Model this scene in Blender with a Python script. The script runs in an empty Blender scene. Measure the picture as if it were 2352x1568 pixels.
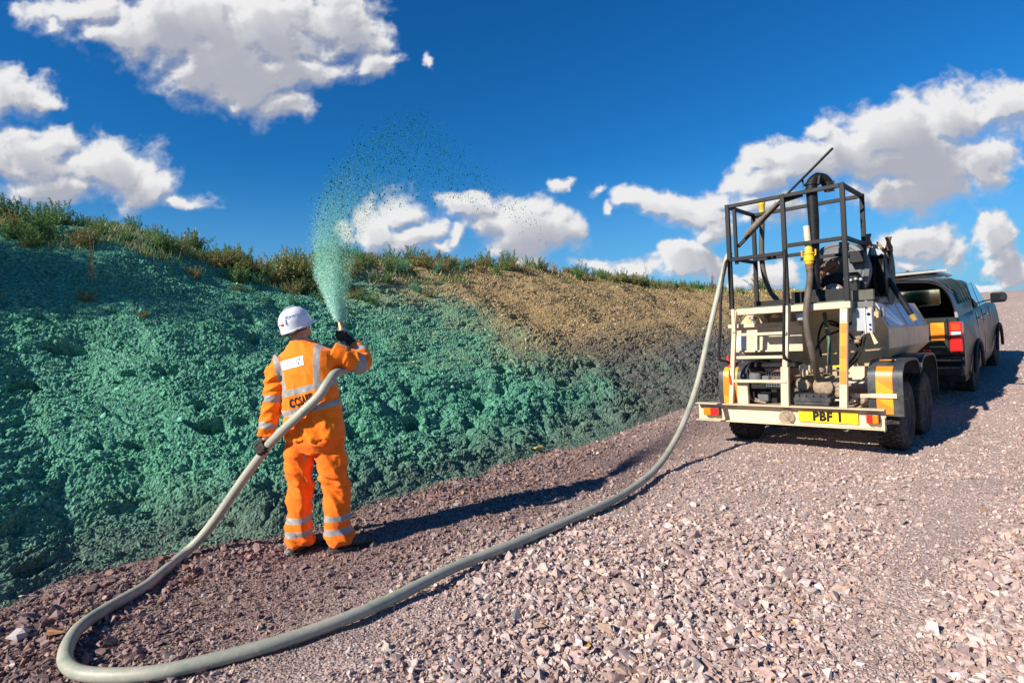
import bpy, bmesh, math, random
import numpy as np
from mathutils import Vector, Matrix, Quaternion, noise as mnoise
random.seed(7); np.random.seed(7)
C = bpy.context.scene.collection
SC = bpy.context.scene

# ---------------------------------------------------------------- camera
LENS = 1300.0/2352.0*36.0
ROLL = math.atan(0.05); PITCH = -math.atan(4/1300.)
cam_d = bpy.data.cameras.new('camera'); cam = bpy.data.objects.new('camera', cam_d); C.objects.link(cam)
cam_d.lens = LENS; cam_d.sensor_width = 36.0; cam_d.clip_start = 0.05; cam_d.clip_end = 3000
cam.matrix_world = Matrix.Translation((0,0,1.5)) @ Matrix.Rotation(math.pi/2+PITCH,4,'X') @ Matrix.Rotation(-ROLL,4,'Z')
SC.camera = cam
# ---------------------------------------------------------------- view
SC.view_settings.view_transform = 'Standard'; SC.view_settings.look = 'None'
SC.view_settings.exposure = 0.66; SC.view_settings.gamma = 1.0
# ---------------------------------------------------------------- directions (road runs along "f", "r" is to its right)
A = math.radians(41.7); cA, sA = math.cos(A), math.sin(A)
def W(r, f, z=0.0): return Vector((r*cA+f*sA, -r*sA+f*cA, z))
def Wn(r, f, z): return np.stack([r*cA+f*sA, -r*sA+f*cA, z], -1)
ROADROT = -A
# direction of a sky feature given as seen in the reference view -> tangent coordinates u = x/y, v = z/y
def tang(px, py):
    a, b = px-1176., 784.-py
    c, s = math.cos(ROLL), math.sin(ROLL)
    d = (a*c+b*s, 1300., -a*s+b*c)
    cp, sp = math.cos(PITCH), math.sin(PITCH)
    y = d[1]*cp-d[2]*sp; z = d[1]*sp+d[2]*cp
    return d[0]/y, z/y
# ---------------------------------------------------------------- sun
SUN_EL = math.radians(31.5)
sdir = Vector((-0.834, -0.552, 0)).normalized()*math.cos(SUN_EL) + Vector((0,0,math.sin(SUN_EL)))   # towards the sun
sl = bpy.data.lights.new('sun','SUN'); sl.energy = 5.0; sl.angle = math.radians(0.5); sl.color = (1.0,0.93,0.82)
so = bpy.data.objects.new('sun', sl); C.objects.link(so)
so.rotation_mode='QUATERNION'; so.rotation_quaternion = sdir.to_track_quat('Z','Y')
# ---------------------------------------------------------------- node helpers
class NT:
    def __init__(s, nt): s.nt = nt; s.n = nt.nodes; s.l = nt.links
    def new(s, t, **k):
        n = s.n.new(t)
        for a, b in k.items(): setattr(n, a, b)
        return n
    def put(s, sock, v):
        if isinstance(v, bpy.types.NodeSocket): s.l.new(v, sock)
        elif v is not None: sock.default_value = v
    def math(s, op, a, b=None, c=None, clamp=False):
        n = s.new('ShaderNodeMath', operation=op, use_clamp=clamp)
        s.put(n.inputs[0], a)
        if b is not None: s.put(n.inputs[1], b)
        if c is not None: s.put(n.inputs[2], c)
        return n.outputs[0]
    def vmath(s, op, a, b=None, c=None, out=0):
        n = s.new('ShaderNodeVectorMath', operation=op); s.put(n.inputs[0], a)
        if b is not None: s.put(n.inputs[1], b)
        if c is not None: s.put(n.inputs[2], c)
        return n.outputs[out]
    def smooth(s, v, a, b, lo=0., hi=1.):
        n = s.new('ShaderNodeMapRange', interpolation_type='SMOOTHSTEP'); s.put(n.inputs[0], v)
        n.inputs[1].default_value=a; n.inputs[2].default_value=b; n.inputs[3].default_value=lo; n.inputs[4].default_value=hi
        return n.outputs[0]
    def lin(s, v, a, b, lo=0., hi=1.):
        n = s.new('ShaderNodeMapRange'); s.put(n.inputs[0], v)
        n.inputs[1].default_value=a; n.inputs[2].default_value=b; n.inputs[3].default_value=lo; n.inputs[4].default_value=hi
        return n.outputs[0]
    def mix(s, f, a, b, blend='MIX'):
        n = s.new('ShaderNodeMix', data_type='RGBA', blend_type=blend); s.put(n.inputs[0], f)
        s.put(n.inputs[6], a if not isinstance(a, tuple) else (*a[:3],1)); s.put(n.inputs[7], b if not isinstance(b, tuple) else (*b[:3],1))
        return n.outputs[2]
    def noise(s, vec=None, scale=5., detail=3., rough=.5, dist=0., out=0, dim='3D'):
        n = s.new('ShaderNodeTexNoise', noise_dimensions=dim)
        if vec is not None: s.put(n.inputs['Vector'], vec)
        n.inputs['Scale'].default_value=scale; n.inputs['Detail'].default_value=detail
        n.inputs['Roughness'].default_value=rough; n.inputs['Distortion'].default_value=dist
        return n.outputs[out]
    def voro(s, vec=None, scale=5., feature='F1', out=0, rnd=1.):
        n = s.new('ShaderNodeTexVoronoi', feature=feature)
        if vec is not None: s.put(n.inputs['Vector'], vec)
        n.inputs['Scale'].default_value=scale; n.inputs['Randomness'].default_value=rnd
        return n.outputs[out]
    def ramp(s, v, stops):
        n = s.new('ShaderNodeValToRGB'); s.put(n.inputs[0], v); e = n.color_ramp.elements
        while len(e) > 1: e.remove(e[0])
        e[0].position, e[0].color = stops[0][0], (*stops[0][1],1)
        for p, c in stops[1:]:
            x = e.new(p); x.color = (*c,1)
        return n.outputs[0]
# ---------------------------------------------------------------- world: Nishita sky and cumulus
world = bpy.data.worlds.new('World'); SC.world = world; world.use_nodes = True
wt = NT(world.node_tree); wt.n.clear()
CLOUDS = [ # px, py, rx, ry, weight
 (200,20,170,40,1.),(300,70,130,60,1.),(420,60,170,100,1.2),(500,150,100,90,1.2),(620,70,180,100,1.2),(560,190,130,80,1.2),(770,60,110,75,1.1),
 (640,240,90,40,1.),(540,230,50,40,.9),(700,255,50,30,.8),(840,145,60,30,.7),(700,160,90,50,.8),(130,60,50,35,.8),
 (20,230,90,55,1.),(80,235,60,28,.8),(10,270,50,30,.7),
 (90,370,110,75,1.2),(240,390,110,80,1.2),(20,380,80,60,1.),(150,430,160,40,1.),(330,425,100,45,1.1),(400,448,90,24,.9),(120,330,70,40,1.1),(270,345,60,35,1.1),
 (870,520,60,45,1.2),(930,490,45,42,1.1),(950,540,70,40,1.2),(790,530,30,22,.9),(1045,545,30,32,1.),(1010,570,60,20,.8),
 (1080,480,70,32,1.1),(1190,480,75,45,1.2),(1160,520,110,45,1.2),(1270,520,75,48,1.2),(1200,560,80,30,1.),(1225,590,40,20,.7),
 (2300,250,110,65,1.2),(2180,270,110,70,1.2),(2060,300,110,75,1.2),(1960,340,110,70,1.2),(1860,390,120,60,1.2),(2100,380,200,70,1.2),(2250,380,90,60,1.1),(2100,440,170,45,1.1),
 (1760,420,90,38,1.1),(1640,460,90,40,1.),(1530,470,90,32,1.),(1600,500,100,38,1.),(1740,470,120,40,1.),(1740,375,45,30,.8),(1620,540,60,32,1.1),(1700,510,70,30,.9),
 (1560,600,52,42,1.4),(1615,620,40,30,1.2),(1470,610,60,22,1.),(1370,600,60,14,.6),(1790,625,60,32,1.1),(1700,640,60,18,.8),
 (2110,560,70,52,1.4),(2170,585,60,35,1.2),(2050,570,50,40,1.2),(2090,610,90,20,.8),
 (2290,545,58,52,1.4),(2310,610,60,40,1.2),(2340,640,60,40,1.2),(2260,660,90,16,.8),
 (985,143,12,24,.7),(1290,424,32,15,.7),(1370,443,32,14,.7),(1885,295,42,20,.8),(1410,490,14,16,.7),(1400,612,50,16,.7),
]
sky = wt.new('ShaderNodeTexSky', sky_type='NISHITA', sun_disc=False)
sky.sun_elevation = SUN_EL; sky.sun_rotation = math.atan2(sdir.x, sdir.y)
sky.air_density = 1.0; sky.dust_density = 0.0; sky.ozone_density = 3.0; sky.altitude = 100
hs = wt.new('ShaderNodeHueSaturation'); wt.put(hs.inputs['Color'], sky.outputs[0]); hs.inputs['Saturation'].default_value = 1.32; hs.inputs['Value'].default_value = 1.0
skyc = wt.mix(1., hs.outputs[0], (.30,.86,1.12), 'MULTIPLY')
stc = wt.new('ShaderNodeTexCoord'); ssp = wt.new('ShaderNodeSeparateXYZ'); wt.put(ssp.inputs[0], stc.outputs['Generated'])
skyc = wt.mix(wt.smooth(ssp.outputs[2], -.05, .30, .92, 0.), skyc, (1.75,3.9,6.6))
col = skyc
bg = wt.new('ShaderNodeBackground'); wt.put(bg.inputs[0], col); bg.inputs[1].default_value = .068
wo = wt.new('ShaderNodeOutputWorld'); wt.put(wo.inputs[0], bg.outputs[0])

# ---------------------------------------------------------------- object helpers
def tag(o, label=None, cat=None, group=None, kind=None):
    if label: o['label'] = label
    if cat: o['category'] = cat
    if group: o['group'] = group
    if kind: o['kind'] = kind
    return o
def link(o, parent=None):
    C.objects.link(o)
    if parent is not None: o.parent = parent
    return o
def empty(name, loc=(0,0,0), rz=0.):
    o = bpy.data.objects.new(name, None); C.objects.link(o); o.location = loc; o.rotation_euler = (0,0,rz); o.empty_display_size=.1
    return o
def np_mesh(name, V, Fc, mat=None, attrs=None, smooth=False, parent=None, fcols=None):
    """V (n,3), Fc (m,k) same-size faces"""
    me = bpy.data.meshes.new(name); V = np.asarray(V, np.float32); Fc = np.asarray(Fc, np.int32)
    me.vertices.add(len(V)); me.vertices.foreach_set('co', V.ravel())
    k = Fc.shape[1]; m = len(Fc)
    me.loops.add(m*k); me.loops.foreach_set('vertex_index', Fc.ravel())
    me.polygons.add(m); me.polygons.foreach_set('loop_start', np.arange(0,m*k,k,dtype=np.int32)); me.polygons.foreach_set('loop_total', np.full(m,k,np.int32))
    me.polygons.foreach_set('use_smooth', np.full(m,bool(smooth)))
    me.update(calc_edges=True)
    for an, av in (attrs or {}).items():
        av = np.asarray(av, np.float32)
        if av.ndim == 1:
            a = me.attributes.new(an,'FLOAT','POINT'); a.data.foreach_set('value', av)
        else:
            if av.shape[1]==3: av = np.concatenate([av, np.ones((len(av),1),np.float32)],1)
            a = me.attributes.new(an,'FLOAT_COLOR','POINT'); a.data.foreach_set('color', av.ravel())
    if mat: me.materials.append(mat)
    o = bpy.data.objects.new(name, me); link(o, parent); return o
# numpy Perlin noise
_perm = np.random.RandomState(3).permutation(4096).astype(np.int64)
_gr = np.random.RandomState(4).uniform(0, 2*np.pi, 4096); _gx, _gy = np.cos(_gr), np.sin(_gr)
def _h(ix, iy): return _perm[(_perm[ix & 4095] + iy) & 4095]
def pn(x, y):
    x0 = np.floor(x).astype(np.int64); y0 = np.floor(y).astype(np.int64); fx, fy = x-x0, y-y0
    u = fx*fx*fx*(fx*(fx*6-15)+10); v = fy*fy*fy*(fy*(fy*6-15)+10)
    def g(ix, iy, dx, dy): h = _h(ix,iy); return _gx[h]*dx+_gy[h]*dy
    a = g(x0,y0,fx,fy); b = g(x0+1,y0,fx-1,fy); c = g(x0,y0+1,fx,fy-1); d = g(x0+1,y0+1,fx-1,fy-1)
    return ((a+(b-a)*u) + ((c+(d-c)*u)-(a+(b-a)*u))*v)*1.5
def fbm(x, y, o=4, g=.5, l=2.03):
    s = 0; a = 1.
    for i in range(o): s = s + a*pn(x+17.3*i, y-9.1*i); x = x*l; y = y*l; a *= g
    return s
def worley(x, y, sc):
    x = x*sc; y = y*sc; x0 = np.floor(x).astype(np.int64); y0 = np.floor(y).astype(np.int64)
    best = np.full(x.shape, 9.)
    for i in (-1,0,1):
        for j in (-1,0,1):
            h = _h(x0+i+77, y0+j+13); px = x0+i+(h%64)/64.; py = y0+j+(h//64)/64.
            best = np.minimum(best, (px-x)**2+(py-y)**2)
    return np.sqrt(best)
def sstep(x, a, b):
    t = np.clip((x-a)/(b-a), 0, 1); return t*t*(3-2*t)
def principled(name, rough=.6, spec=.3, metal=0.):
    m = bpy.data.materials.new(name); m.use_nodes = True; t = NT(m.node_tree); b = t.n['Principled BSDF']
    b.inputs['Roughness'].default_value = rough; b.inputs['Specular IOR Level'].default_value = spec; b.inputs['Metallic'].default_value = metal
    return m, t, b
def bump(t, b, h, strength=.5, dist=.01):
    n = t.new('ShaderNodeBump'); n.inputs['Strength'].default_value = strength; n.inputs['Distance'].default_value = dist
    t.put(n.inputs['Height'], h); t.put(b.inputs['Normal'], n.outputs[0]); return n

# ---------------------------------------------------------------- cumulus layer on the sky dome (cover and self-shading worked out per vertex)
def shift(Arr, du, dv, hu, hv):
    return np.roll(np.roll(Arr, -int(round(du/hu)), 0), -int(round(dv/hv)), 1)
def make_clouds():
    hu = .00165; us = np.arange(-1.06, 1.06, hu); vs = np.arange(-.03, .80, hu)
    U, V = np.meshgrid(us, vs, indexing='ij')
    wu = U + .026*fbm(U*7.2, V*9+3, 6, .5) + .004*fbm(U*40+5, V*40, 3)
    wv = V + .020*fbm(U*7.2+31, V*9+11, 6, .5) + .004*fbm(U*40+15, V*40+9, 3)
    acc = np.full(U.shape, -3.)
    for (px,py,rx,ry,wg) in CLOUDS:
        u,v = tang(px,py)
        e = (1-np.sqrt(((wu-u)*1300/(rx*1.22))**2+((wv-v)*1300/(ry*1.22))**2))*wg
        k = .18; h = np.clip(k-np.abs(acc-e),0,None)/k
        acc = np.maximum(acc,e)+h*h*k*.25
    det = fbm(wu*11+9, wv*15, 7, .52)
    bil = 1-np.abs(fbm(U*26+3, V*32, 5, .55))*2.0
    d = acc*1.25 + .42*det + .10*(bil-.6)
    soft = .5+.5*pn(U*4+7, V*5)                                      # some edges crisp, some frayed
    under = sstep(shift(acc,0,.022,hu,hu)-acc, -.12, .30)         # undersides fray, tops stay crisp
    wd_ = .34+.26*soft+.62*under; mask = np.clip((d+.14)/(wd_+.14),0,1); mask = mask*mask*(3-2*mask)
    T = np.clip(d, 0, .9)*mask
    occ = 0
    for i in range(1,15): occ = occ + shift(T, -.0025*i, .0062*i, hu, hu)*(1-.04*i)
    occ = occ/9.
    rel = (shift(T,-.010,.014,hu,hu)-T)*.8+.25*(shift(T,-.005,.006,hu,hu)-T)
    sh = sstep(occ*.9+rel*.9+.20*fbm(U*6,V*9+6,5), -.05, .95)
    wisp = 1-sstep(d, .05, .55)
    hi = np.array([1.,1.,1.01]); lo = np.array([.50,.52,.60]); wsp = np.array([.60,.66,.80])
    col = hi+(lo-hi)*sh[...,None]; col = col+(wsp-col)*(wisp*.6)[...,None]
    op = mask*(.93+.07*sstep(d,.1,.5))
    op[:3]=0; op[-3:]=0; op[:,-3:]=0
    edge = np.minimum.reduce([U+1.06,1.06-U,.80-V]); op = op*sstep(edge,0,.05)
    dirs = np.stack([U, np.ones_like(U), V], -1); dirs /= np.linalg.norm(dirs,axis=-1,keepdims=True)
    Pp = dirs*900.+np.array([0,0,1.5])
    ny = U.shape[1]; i = (np.arange(U.shape[0]-1)[:,None]*ny+np.arange(ny-1)[None,:])
    keep = np.maximum.reduce([op[:-1,:-1],op[1:,:-1],op[1:,1:],op[:-1,1:]]) > .004
    i = i[keep]; F4 = np.stack([i,i+ny,i+ny+1,i+1],1)
    uq, inv = np.unique(F4.ravel(), return_inverse=True)
    m = bpy.data.materials.new('cloud_vapour'); m.use_nodes = True; t = NT(m.node_tree); t.n.clear()
    a = t.new('ShaderNodeAttribute', attribute_name='cl'); em = t.new('ShaderNodeEmission'); t.put(em.inputs[0], a.outputs['Color']); em.inputs[1].default_value = CLOUD_E
    tr = t.new('ShaderNodeBsdfTransparent'); mx = t.new('ShaderNodeMixShader'); op_a = t.new('ShaderNodeAttribute', attribute_name='op')
    t.put(mx.inputs[0], op_a.outputs['Fac']); t.put(mx.inputs[1], tr.outputs[0]); t.put(mx.inputs[2], em.outputs[0])
    o = t.new('ShaderNodeOutputMaterial'); t.put(o.inputs[0], mx.outputs[0]); m.cycles.emission_sampling = 'NONE'
    ob = np_mesh('sky', Pp.reshape(-1,3)[uq], inv.reshape(-1,4), m, {'cl': col.reshape(-1,3)[uq], 'op': op.ravel()[uq]}, smooth=True)
    tag(ob, kind='structure')
CLOUD_E = .54
make_clouds()
# ================================================================ TERRAIN
def zroad(f):
    f = np.asarray(f, float); d = np.maximum(f-7.2, 0.); z = .072*(d-1.0*(1-np.exp(-d/1.0)))
    e = np.maximum(f-44, 0); return z - .0016*np.minimum(e,45)**2 - .08*np.maximum(e-45,0)
def rbase(f):
    f = np.asarray(f,float); return np.interp(f,[-3,0,.5,.9,1.4,2,2.8,4,6,8.6,10.5,14,40],[-4.7,-4.62,-4.68,-4.88,-4.82,-4.50,-4.44,-4.5,-4.52,-4.55,-4.25,-4.15,-3.9]) + .12*pn(f*.55, 0*f+3.3)
_cf = [-8,-2,1,2.6,4,5,6.4,8.7,10.1,12.7,16,21,25,31,38,60]; _cz = [3.8,3.75,3.62,3.42,3.14,3.08,3.27,3.40,3.42,3.34,3.26,3.13,3.16,3.4,3.57,3.6]
def bank_base(r, f):
    r = np.asarray(r,float); f = np.asarray(f,float)
    s = rbase(f)-r
    zc = np.interp(f, _cf, _cz); z0 = zroad(f)
    t = s/5.6
    t = t-.035*(1-np.exp(-np.clip(s,0,9)/.35)); up = 1-(1-np.clip(t,0,1))**1.22; up = up/(1-(.035)**1.22)
    z = z0+(zc-z0)*up
    z = z - np.maximum(s-5.6,0)*.05 + np.minimum(s,0)*.25
    return z
_prs = np.random.RandomState(11)
PITS = [(_prs.uniform(.3,9) if _<120 else _prs.uniform(9,26), _prs.uniform(.2,4.3), _prs.uniform(.02,.085)*_prs.uniform(.6,1.2), _prs.uniform(.03,.09), _prs.uniform(1.,3.)) for _ in range(200)]
PITS += [(1.25,2.35,.08,.13,2.4),(1.7,2.0,.05,.09,1.6),(2.6,3.1,.05,.08,1.5),(3.1,2.6,.05,.09,1.5),(2.1,1.3,.09,.13,2.2),(.9,1.9,.07,.12,2.),(3.3,3.3,.06,.10,1.6),(4.3,1.0,.12,.15,1.5),(5.6,1.1,.12,.15,1.4),(2.9,1.0,.09,.12,1.6),(6.6,1.6,.12,.15,1.4)]
def bank_disp(r, f):
    """outward displacement (m) of the bank's skin"""
    s = rbase(f)-r
    lowz = sstep(2.5-s, 0, 1.9)*(.30+.70*sstep(f,1.2,3.8))
    h = .09*fbm(f*.55, s*.8, 3) + .026*fbm(f*1.6+5, s*2.8, 3)
    h = h + lowz*(.085*np.abs(pn(f*1.7+3, s*2.2)) + .05*np.abs(pn(f*3.9, s*4.7)))
    wf, ws = f+.10*pn(f*4,s*4), s+.10*pn(f*4+9,s*4)
    w = worley(wf, ws, 3.1); h = h + (.05+.70*lowz)*.022*(.6-w)
    w = worley(wf, ws*1.2, 8.0); h = h + (.08+.70*lowz)*.015*(.6-w)
    w = worley(f+.02*pn(f*20,s*20), s+.02*pn(f*20+4,s*20), 19.); h = h + .007*(.6-w)
    crk = np.clip(1-np.abs(pn(wf*2.3+7,ws*4.1))*9,0,1); h = h - .035*crk*(.4+.6*lowz)
    crk = np.clip(1-np.abs(pn(wf*6.3+1,ws*8.1))*6,0,1); h = h - (.008+.010*lowz)*crk
    rough = .6+.8*np.clip(fbm(f*1.1+2,s*1.5,2)+.4,0,1)
    h = h + rough*(.014*fbm(f*4.5,s*15,5,.68) + .009*np.abs(pn(f*24,s*40)) + .009*pn(f*46,s*60))
    for (pf,ps,pr,pdp,el) in PITS:
        m = (np.abs(f-pf) < pr*el*2.2) & (np.abs(s-ps) < pr*2.2)
        if not m.any(): continue
        q = np.sqrt(((f[m]-pf)/(pr*el))**2+((s[m]-ps)/pr)**2)+.45*pn(f[m]*9,s[m]*9)
        h[m] -= pdp*1.3*(1-sstep(q,.45,1.1))
    return h
def bank_point(r, f):
    z = bank_base(r,f); e = .05
    nr = -(bank_base(r+e,f)-bank_base(r-e,f))/(2*e); nf = -(bank_base(r,f+e)-bank_base(r,f-e))/(2*e)
    L = np.sqrt(nr*nr+nf*nf+1); h = bank_disp(r,f)
    s = rbase(f)-r; fade = sstep(s,-.15,.35); h = h*fade
    return r+h*nr/L, f+h*nf/L, z+h/L, np.stack([nr/L,nf/L,1/L],-1)
def spacing(a, b, base, k, mid=0.):
    v = [a]
    while v[-1] < b: v.append(v[-1]+max(base, k*abs(v[-1]-mid)))
    return np.array(v)
def grid_faces(nx, ny):
    i = np.arange(nx-1)[:,None]*ny+np.arange(ny-1)[None,:]; i = i.ravel()
    return np.stack([i, i+ny, i+ny+1, i+1], 1)
def colour_masks(r, f):
    """green (sprayed), grey (unsprayed dark fill) amounts from the place on the bank"""
    s = rbase(f)-r
    n = .9*fbm(f*.5, s*.7, 3)+.35*fbm(f*3,s*3,3)
    green = 1-sstep(f+n*1.3-(7.5-.60*(s-2.6)), -3.4, 3.0)
    greytop = .55+.18*np.clip(f-3,0,7)+.25*n          # height on slope below which soil is grey
    grey = (1-sstep(s, greytop-.6, greytop+.9))*sstep(f,1.,6.)
    toe = 1-sstep(s+.25*n, .15, 1.0); grey = np.maximum(grey, 1-sstep(s+.35*n,.5,1.5))
    return green, grey, toe
fs = spacing(-2.0, 46., .0155, .0038, 1.6); ss = spacing(-.5, 6.2, .0165, 0.); ss = np.concatenate([ss, spacing(6.5, 30., .15, .05)])
Fg, Sg = np.meshgrid(fs, ss, indexing='ij'); Rg = rbase(Fg)-Sg
br, bf, bz, bn = bank_point(Rg.copy(), Fg.copy())
green, grey, toe = colour_masks(Rg, Fg)
def bank_material():
    m, t, b = principled('bank_soil', .95, .12)
    a = t.new('ShaderNodeAttribute', attribute_name='mask'); sp = t.new('ShaderNodeSeparateXYZ'); t.put(sp.inputs[0], a.outputs['Vector'])
    tcn = t.new('ShaderNodeTexCoord').outputs['Object']
    n = t.noise(tcn, 26., 7., .72); nb = t.noise(tcn, 2.2, 4., .6); nf_ = t.noise(tcn, 60., 4., .7)
    g1 = t.ramp(n, [(.32,(.022,.090,.056)),(.45,(.070,.250,.158)),(.57,(.135,.400,.262)),(.74,(.26,.57,.405))])
    soil = t.ramp(n, [(.28,(.16,.10,.045)),(.45,(.34,.225,.105)),(.60,(.47,.335,.165)),(.78,(.66,.53,.33))])
    gr = t.ramp(n, [(.25,(.055,.054,.047)),(.5,(.125,.122,.108)),(.8,(.235,.225,.20))])
    base = t.mix(sp.outputs[1], soil, gr)
    # spray coverage breaks up at the margins
    cov = t.math('ADD', sp.outputs[0], t.math('MULTIPLY', t.math('SUBTRACT', nf_, .5), .7)); cov = t.math('ADD', cov, t.math('MULTIPLY', t.math('SUBTRACT', nb,.5), .5))
    cov = t.smooth(cov, .0, .95)
    cov = t.math('MULTIPLY', cov, t.math('SUBTRACT', 1., t.math('MULTIPLY', sp.outputs[2], .68)))
    thin = t.math('MULTIPLY', cov, .96)
    c = t.mix(thin, base, g1)
    gap = t.smooth(t.noise(tcn, 48., 5., .7), .56, .70, 0., .55); c = t.mix(gap, c, t.mix(1., c, (.22,.26,.22), 'MULTIPLY'))
    t.put(b.inputs['Base Color'], c)
    v = t.voro(tcn, 55., 'F1'); v2 = t.noise(tcn, 38., 5., .65)
    h = t.math('ADD', t.math('MULTIPLY', v, -1.0), t.math('MULTIPLY', v2, 1.3))
    bump(t, b, h, 1.0, .016)
    return m
M_bank = bank_material()
bank = np_mesh('bank', Wn(br,bf,bz).reshape(-1,3), grid_faces(*Fg.shape), M_bank, {'mask': np.stack([green,grey,toe],-1).reshape(-1,3)}, smooth=False)
tag(bank, kind='structure')

# ---- road
fg = spacing(-8., 120., .05, .012, 1.5); rg = spacing(-6.2, 14., .05, 0.); rg = np.concatenate([rg, spacing(14.2, 120., .5, .08)])
Fq, Rq = np.meshgrid(fg, rg, indexing='ij')
def road_z(r, f):
    z = zroad(f) + .028*fbm(r*.7, f*.7, 3) + .010*fbm(r*3.1, f*3.1, 3)
    z = z - .05*sstep(rbase(f)-r, .5, 1.5)
    z = z + .055*np.exp(-((r+4.35)/.40)**2)*(.6+.8*pn(f*1.5,r*.2))*sstep(f,-1,1.5)*(1-.8*sstep(f,4,8))     # shallow windrow of stone along the toe
    z = z + sstep(f,22,34)*(.25*pn(r*.12,f*.12)) + np.where(r>4, (r-4)*.0,0)
    return z
Zq = road_z(Rq, Fq)
def gravel_material():
    m, t, b = principled('gravel_ground', .95, .15)
    geo = t.new('ShaderNodeTexCoord').outputs['Object']
    a = t.new('ShaderNodeAttribute', attribute_name='dark').outputs['Fac']
    v = t.voro(geo, 70., out=1); vs = t.new('ShaderNodeSeparateXYZ'); t.put(vs.inputs[0], v)
    big = t.noise(geo, 1.1, 4., .6); n = t.noise(geo, 120., 3., .6)
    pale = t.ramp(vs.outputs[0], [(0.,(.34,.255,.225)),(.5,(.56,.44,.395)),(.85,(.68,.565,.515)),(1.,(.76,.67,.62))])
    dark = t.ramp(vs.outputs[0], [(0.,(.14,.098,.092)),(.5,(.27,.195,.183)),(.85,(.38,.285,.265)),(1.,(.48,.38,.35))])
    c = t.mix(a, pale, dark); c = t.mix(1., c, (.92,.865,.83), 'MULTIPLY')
    c = t.mix(t.math('MULTIPLY', t.smooth(big,.3,.7), .35), c, (.38,.30,.255))
    c = t.mix(t.lin(n,.3,.7), c, t.mix(1., c, (.6,.6,.6),'MULTIPLY'))
    t.put(b.inputs['Base Color'], c)
    h1 = t.voro(geo, 70.); h2 = t.voro(geo, 32.); h3 = t.noise(geo, 9., 4., .6)
    h = t.math('SUBTRACT', t.math('MULTIPLY', h3, .8), t.math('ADD', h1, t.math('MULTIPLY', h2, .8)))
    bump(t, b, h, .55, .015)
    return m
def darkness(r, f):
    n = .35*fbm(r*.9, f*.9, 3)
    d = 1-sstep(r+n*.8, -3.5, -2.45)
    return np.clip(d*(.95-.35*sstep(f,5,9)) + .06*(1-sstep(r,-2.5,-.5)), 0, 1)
gd = darkness(Rq, Fq)
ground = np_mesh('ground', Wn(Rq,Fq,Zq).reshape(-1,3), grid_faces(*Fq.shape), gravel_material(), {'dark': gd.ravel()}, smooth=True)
tag(ground, kind='structure')

# ---- loose stone
def hull_variants(n, seed, flat=.75, pts=8):
    rs = np.random.RandomState(seed); out = []
    for i in range(n):
        bm = bmesh.new(); p = rs.normal(size=(pts,3)); p /= np.linalg.norm(p,axis=1)[:,None]; p *= rs.uniform(.75,1.1,(pts,1))
        p *= np.array([1, rs.uniform(.6,.95), rs.uniform(.45,flat)])
        vs = [bm.verts.new(q) for q in p]
        bmesh.ops.convex_hull(bm, input=vs)
        for v in [v for v in bm.verts if not v.link_faces]: bm.verts.remove(v)
        bmesh.ops.triangulate(bm, faces=bm.faces[:]); bm.verts.index_update()
        V = np.array([v.co[:] for v in bm.verts], np.float32); Fc = np.array([[v.index for v in f.verts] for f in bm.faces], np.int32)
        bm.free(); out.append((V,Fc))
    return out
def rand_rot(n, rs, tilt=.5):
    yaw = rs.uniform(0,2*np.pi,n); a = rs.normal(0,tilt,n); b = rs.normal(0,tilt,n)
    cy,sy=np.cos(yaw),np.sin(yaw); ca,sa=np.cos(a),np.sin(a); cb,sb=np.cos(b),np.sin(b)
    Rz = np.zeros((n,3,3)); Rz[:,0,0]=cy; Rz[:,0,1]=-sy; Rz[:,1,0]=sy; Rz[:,1,1]=cy; Rz[:,2,2]=1
    Rx = np.zeros((n,3,3)); Rx[:,0,0]=1; Rx[:,1,1]=ca; Rx[:,1,2]=-sa; Rx[:,2,1]=sa; Rx[:,2,2]=ca
    Ry = np.zeros((n,3,3)); Ry[:,1,1]=1; Ry[:,0,0]=cb; Ry[:,0,2]=sb; Ry[:,2,0]=-sb; Ry[:,2,2]=cb
    return Rx@Ry@Rz
def scatter(name, variants, pos, size, col, mat, rs, tilt=.5, extra=None):
    VV=[];FF=[];CC=[];off=0; k = rs.randint(0,len(variants),len(pos)); Rm = rand_rot(len(pos), rs, tilt)
    for i,(V,Fc) in enumerate(variants):
        ix = np.where(k==i)[0]
        if not len(ix): continue
        P_ = np.einsum('nij,vj->nvi', Rm[ix], V)*size[ix][:,None,None] + pos[ix][:,None,:]
        nv = len(V); F_ = Fc[None]+(np.arange(len(ix))*nv)[:,None,None]+off
        VV.append(P_.reshape(-1,3)); FF.append(F_.reshape(-1,3)); CC.append(np.repeat(col[ix],nv,0)); off += len(ix)*nv
    return np_mesh(name, np.concatenate(VV), np.concatenate(FF), mat, {'col': np.concatenate(CC)})
def stone_material(name, rough=.85, spec=.25):
    m, t, b = principled(name, rough, spec)
    a = t.new('ShaderNodeAttribute', attribute_name='col').outputs['Color']; geo = t.new('ShaderNodeTexCoord').outputs['Object']
    n = t.noise(geo, 45., 4., .65)
    t.put(b.inputs['Base Color'], t.mix(t.lin(n,.3,.7), t.mix(1.,a,(.72,.70,.70),'MULTIPLY'), t.mix(1.,a,(1.18,1.16,1.14),'MULTIPLY')))
    bump(t, b, t.noise(geo, 160., 3., .6), .35, .004)
    return m
M_stone = stone_material('crushed_stone')
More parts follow.
